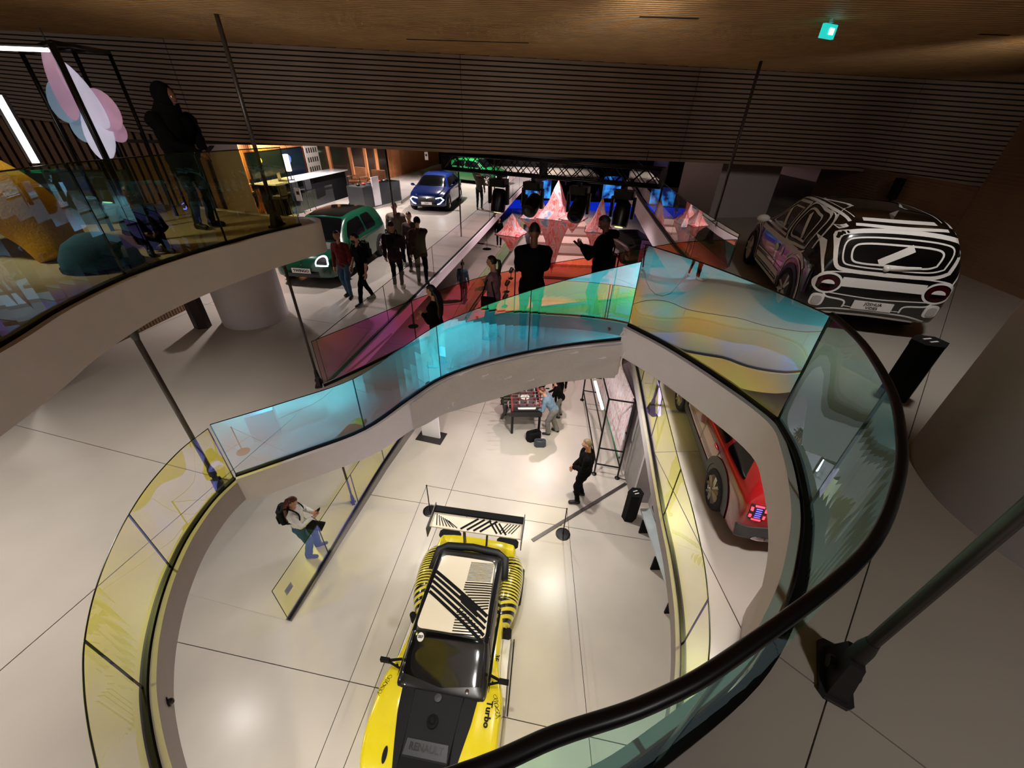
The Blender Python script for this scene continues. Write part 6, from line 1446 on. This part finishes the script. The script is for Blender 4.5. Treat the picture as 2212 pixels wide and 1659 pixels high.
for i, u in enumerate((.10, .24, .40)):
    q = L_2 + d * u + Vector((.1, -.75, 0)); t = thing('bar_stool', ['bar stool nearest the balcony end of the counter', 'middle dark bar stool at the counter', 'dark bar stool nearest the lamp side of the counter'][i], 'stool', (q.x, q.y, Z1), ca)
    for sx in (-.2, .2):
        for sy in (-.2, .2): MB().tube([(sx * 1.2, sy * 1.2, 0), (sx * .8, sy * .8, .85)], .02, 5).build('leg', BLACK, t)
    MB().box((0, 0, .90), (.5, .48, .12), bev=.08).build('seat', mat('stool_fabric', '1c1d24', .8), t); MB().box((0, -.22, 1.18), (.5, .08, .42), bev=.03).build('backrest', mat('stool_fabric', '1c1d24', .8), t)
for i, (px, py, lb) in enumerate(((776, 408, 'tan armchair at the end of the white counter'), (818, 416, 'tan armchair behind the glass display case'))):
    q = P(px, py, Z1); t = thing('armchair', lb, 'armchair', q, -.4 + i * .3); TN = mat('tan_leather', 'c98f6a', .5)
    MB().box((0, 0, .45), (.85, .8, .16), bev=.05).build('seat', TN, t); MB().box((0, .38, .85), (.85, .14, .7), bev=.04).build('backrest', TN, t)
    for s in (-1, 1):
        MB().box((s * .48, 0, .72), (.06, .75, .05)).build('armrest', TN, t)
        for yy in (-.35, .35): MB().tube([(s * .48, yy, 0), (s * .48, yy, .70)], .022, 5).build('leg', BLACK, t)
q0_, q1_ = P(790, 452, Z1), P(868, 432, Z1); d = q1_ - q0_; t = thing('display_case', 'glass topped display case with grey sides', 'display case', q0_, math.atan2(d.y, d.x)); Ln = d.length
MB().box((Ln / 2, .5, .5), (Ln, 1.0, 1.0)).build('case_body', mat('case_grey', '3c4044', .4), t); MB().box((Ln / 2, .5, 1.2), (Ln, 1.0, .4)).build('glass_hood', G_CLR, t); MB().box((Ln * .32, -.03, .72), (.55, .03, 1.35)).build('white_panel', WHITE, t)
for k in range(7): MB().ball((.3 + k * (Ln - .6) / 6, .5, 1.06), (.09, .12, .06), 8, 6).build('exhibit', [TRIMB, mat('red_item', 'b03a3a', .4), ALU][k % 3], t)
kb = thing('glass_balustrade', 'low clear glass balustrade behind the green car by the counter', 'balustrade'); pts = [P(635, 478, Z1), P(690, 452, Z1), P(725, 440, Z1)]
for a, b in zip(pts[:-1], pts[1:]): MB().wall([a, b], Z1, Z1 + .95, .02).build('glass_pane', G_CLR, kb)
kc2 = thing('glass_balustrade', 'clear glass balustrade from the display case towards the blue car', 'balustrade'); pts = [P(868, 440, Z1), P(905, 412, Z1), P(957, 385, Z1)]
for a, b in zip(pts[:-1], pts[1:]): MB().wall([a, b], Z1, Z1 + 1.1, .02).build('glass_pane', G_CLR, kc2); MB().wall([a, b], Z1, Z1 + .12, .06).build('base_channel', ALU, kc2)
for px, py, lb in ((644, 420, 'small white sign hanging from the rod over the counter'), (921, 337, 'small white sign on the far oak wall')):
    q = PY(px, py, 17 if px < 700 else 30); t = thing('hanging_sign', lb, 'sign', q); MB().box((0, 0, 0), (.22, .02, .46)).build('sign_board', WPAINT, t); MB().tube([(0, 0, .2), (0, 0, 6.56 - q.z)], .008, 5).build('cord', BLACK, t)
    MB().box((0, -.012, .05), (.10, .004, .12)).build('pictogram', TRIMB, t)
# ribbed wood wall beside the white column on the middle floor
wm = thing('wall_middle', 'ribbed oak wall under the balcony', None); wm['kind'] = 'structure'
pa, pb = P(60, 835, Z1), P(430, 655, Z1); a, b = Vector((pa.x, pa.y)), Vector((pb.x, pb.y)); b2 = P(640, 556, Z1); b = b + (b - a) * .0
n = 50
for k in range(n): MB().wall([a + (b - a) * (k / n), a + (b - a) * ((k + .7) / n)], Z1, 5.45, .05).build('rib', WOODW, wm)
MB().wall([a + Vector((-.03, .06)), b + Vector((-.03, .06))], Z1, 5.45, .05).build('backing', SOFFIT, wm)
t = thing('wall_speaker', 'small black fitting high on the right wood wall', 'speaker', (7.30, 8.6, 6.1), 0); MB().box((0, 0, 0), (.10, .18, .36), bev=.02).build('housing', BLACKM, t); MB().tube([(0, 0, -.18), (.02, .1, -.5)], .02, 6).build('bracket', BLACKM, t)
t = thing('stage_sign', 'purple lettered board beside the black car on the stage floor', 'sign', P(1385, 600, 0), -.3); MB().box((0, 0, .96), (.7, .05, 1.9)).build('board', mat('lilac_board', '9a6cc0', .5), t)
for k in range(9): MB().box((0, -.03, 1.75 - k * .17), (.52, .008, .05)).build('text_line', mat('lilac_text', '5c3a86', .6), t)
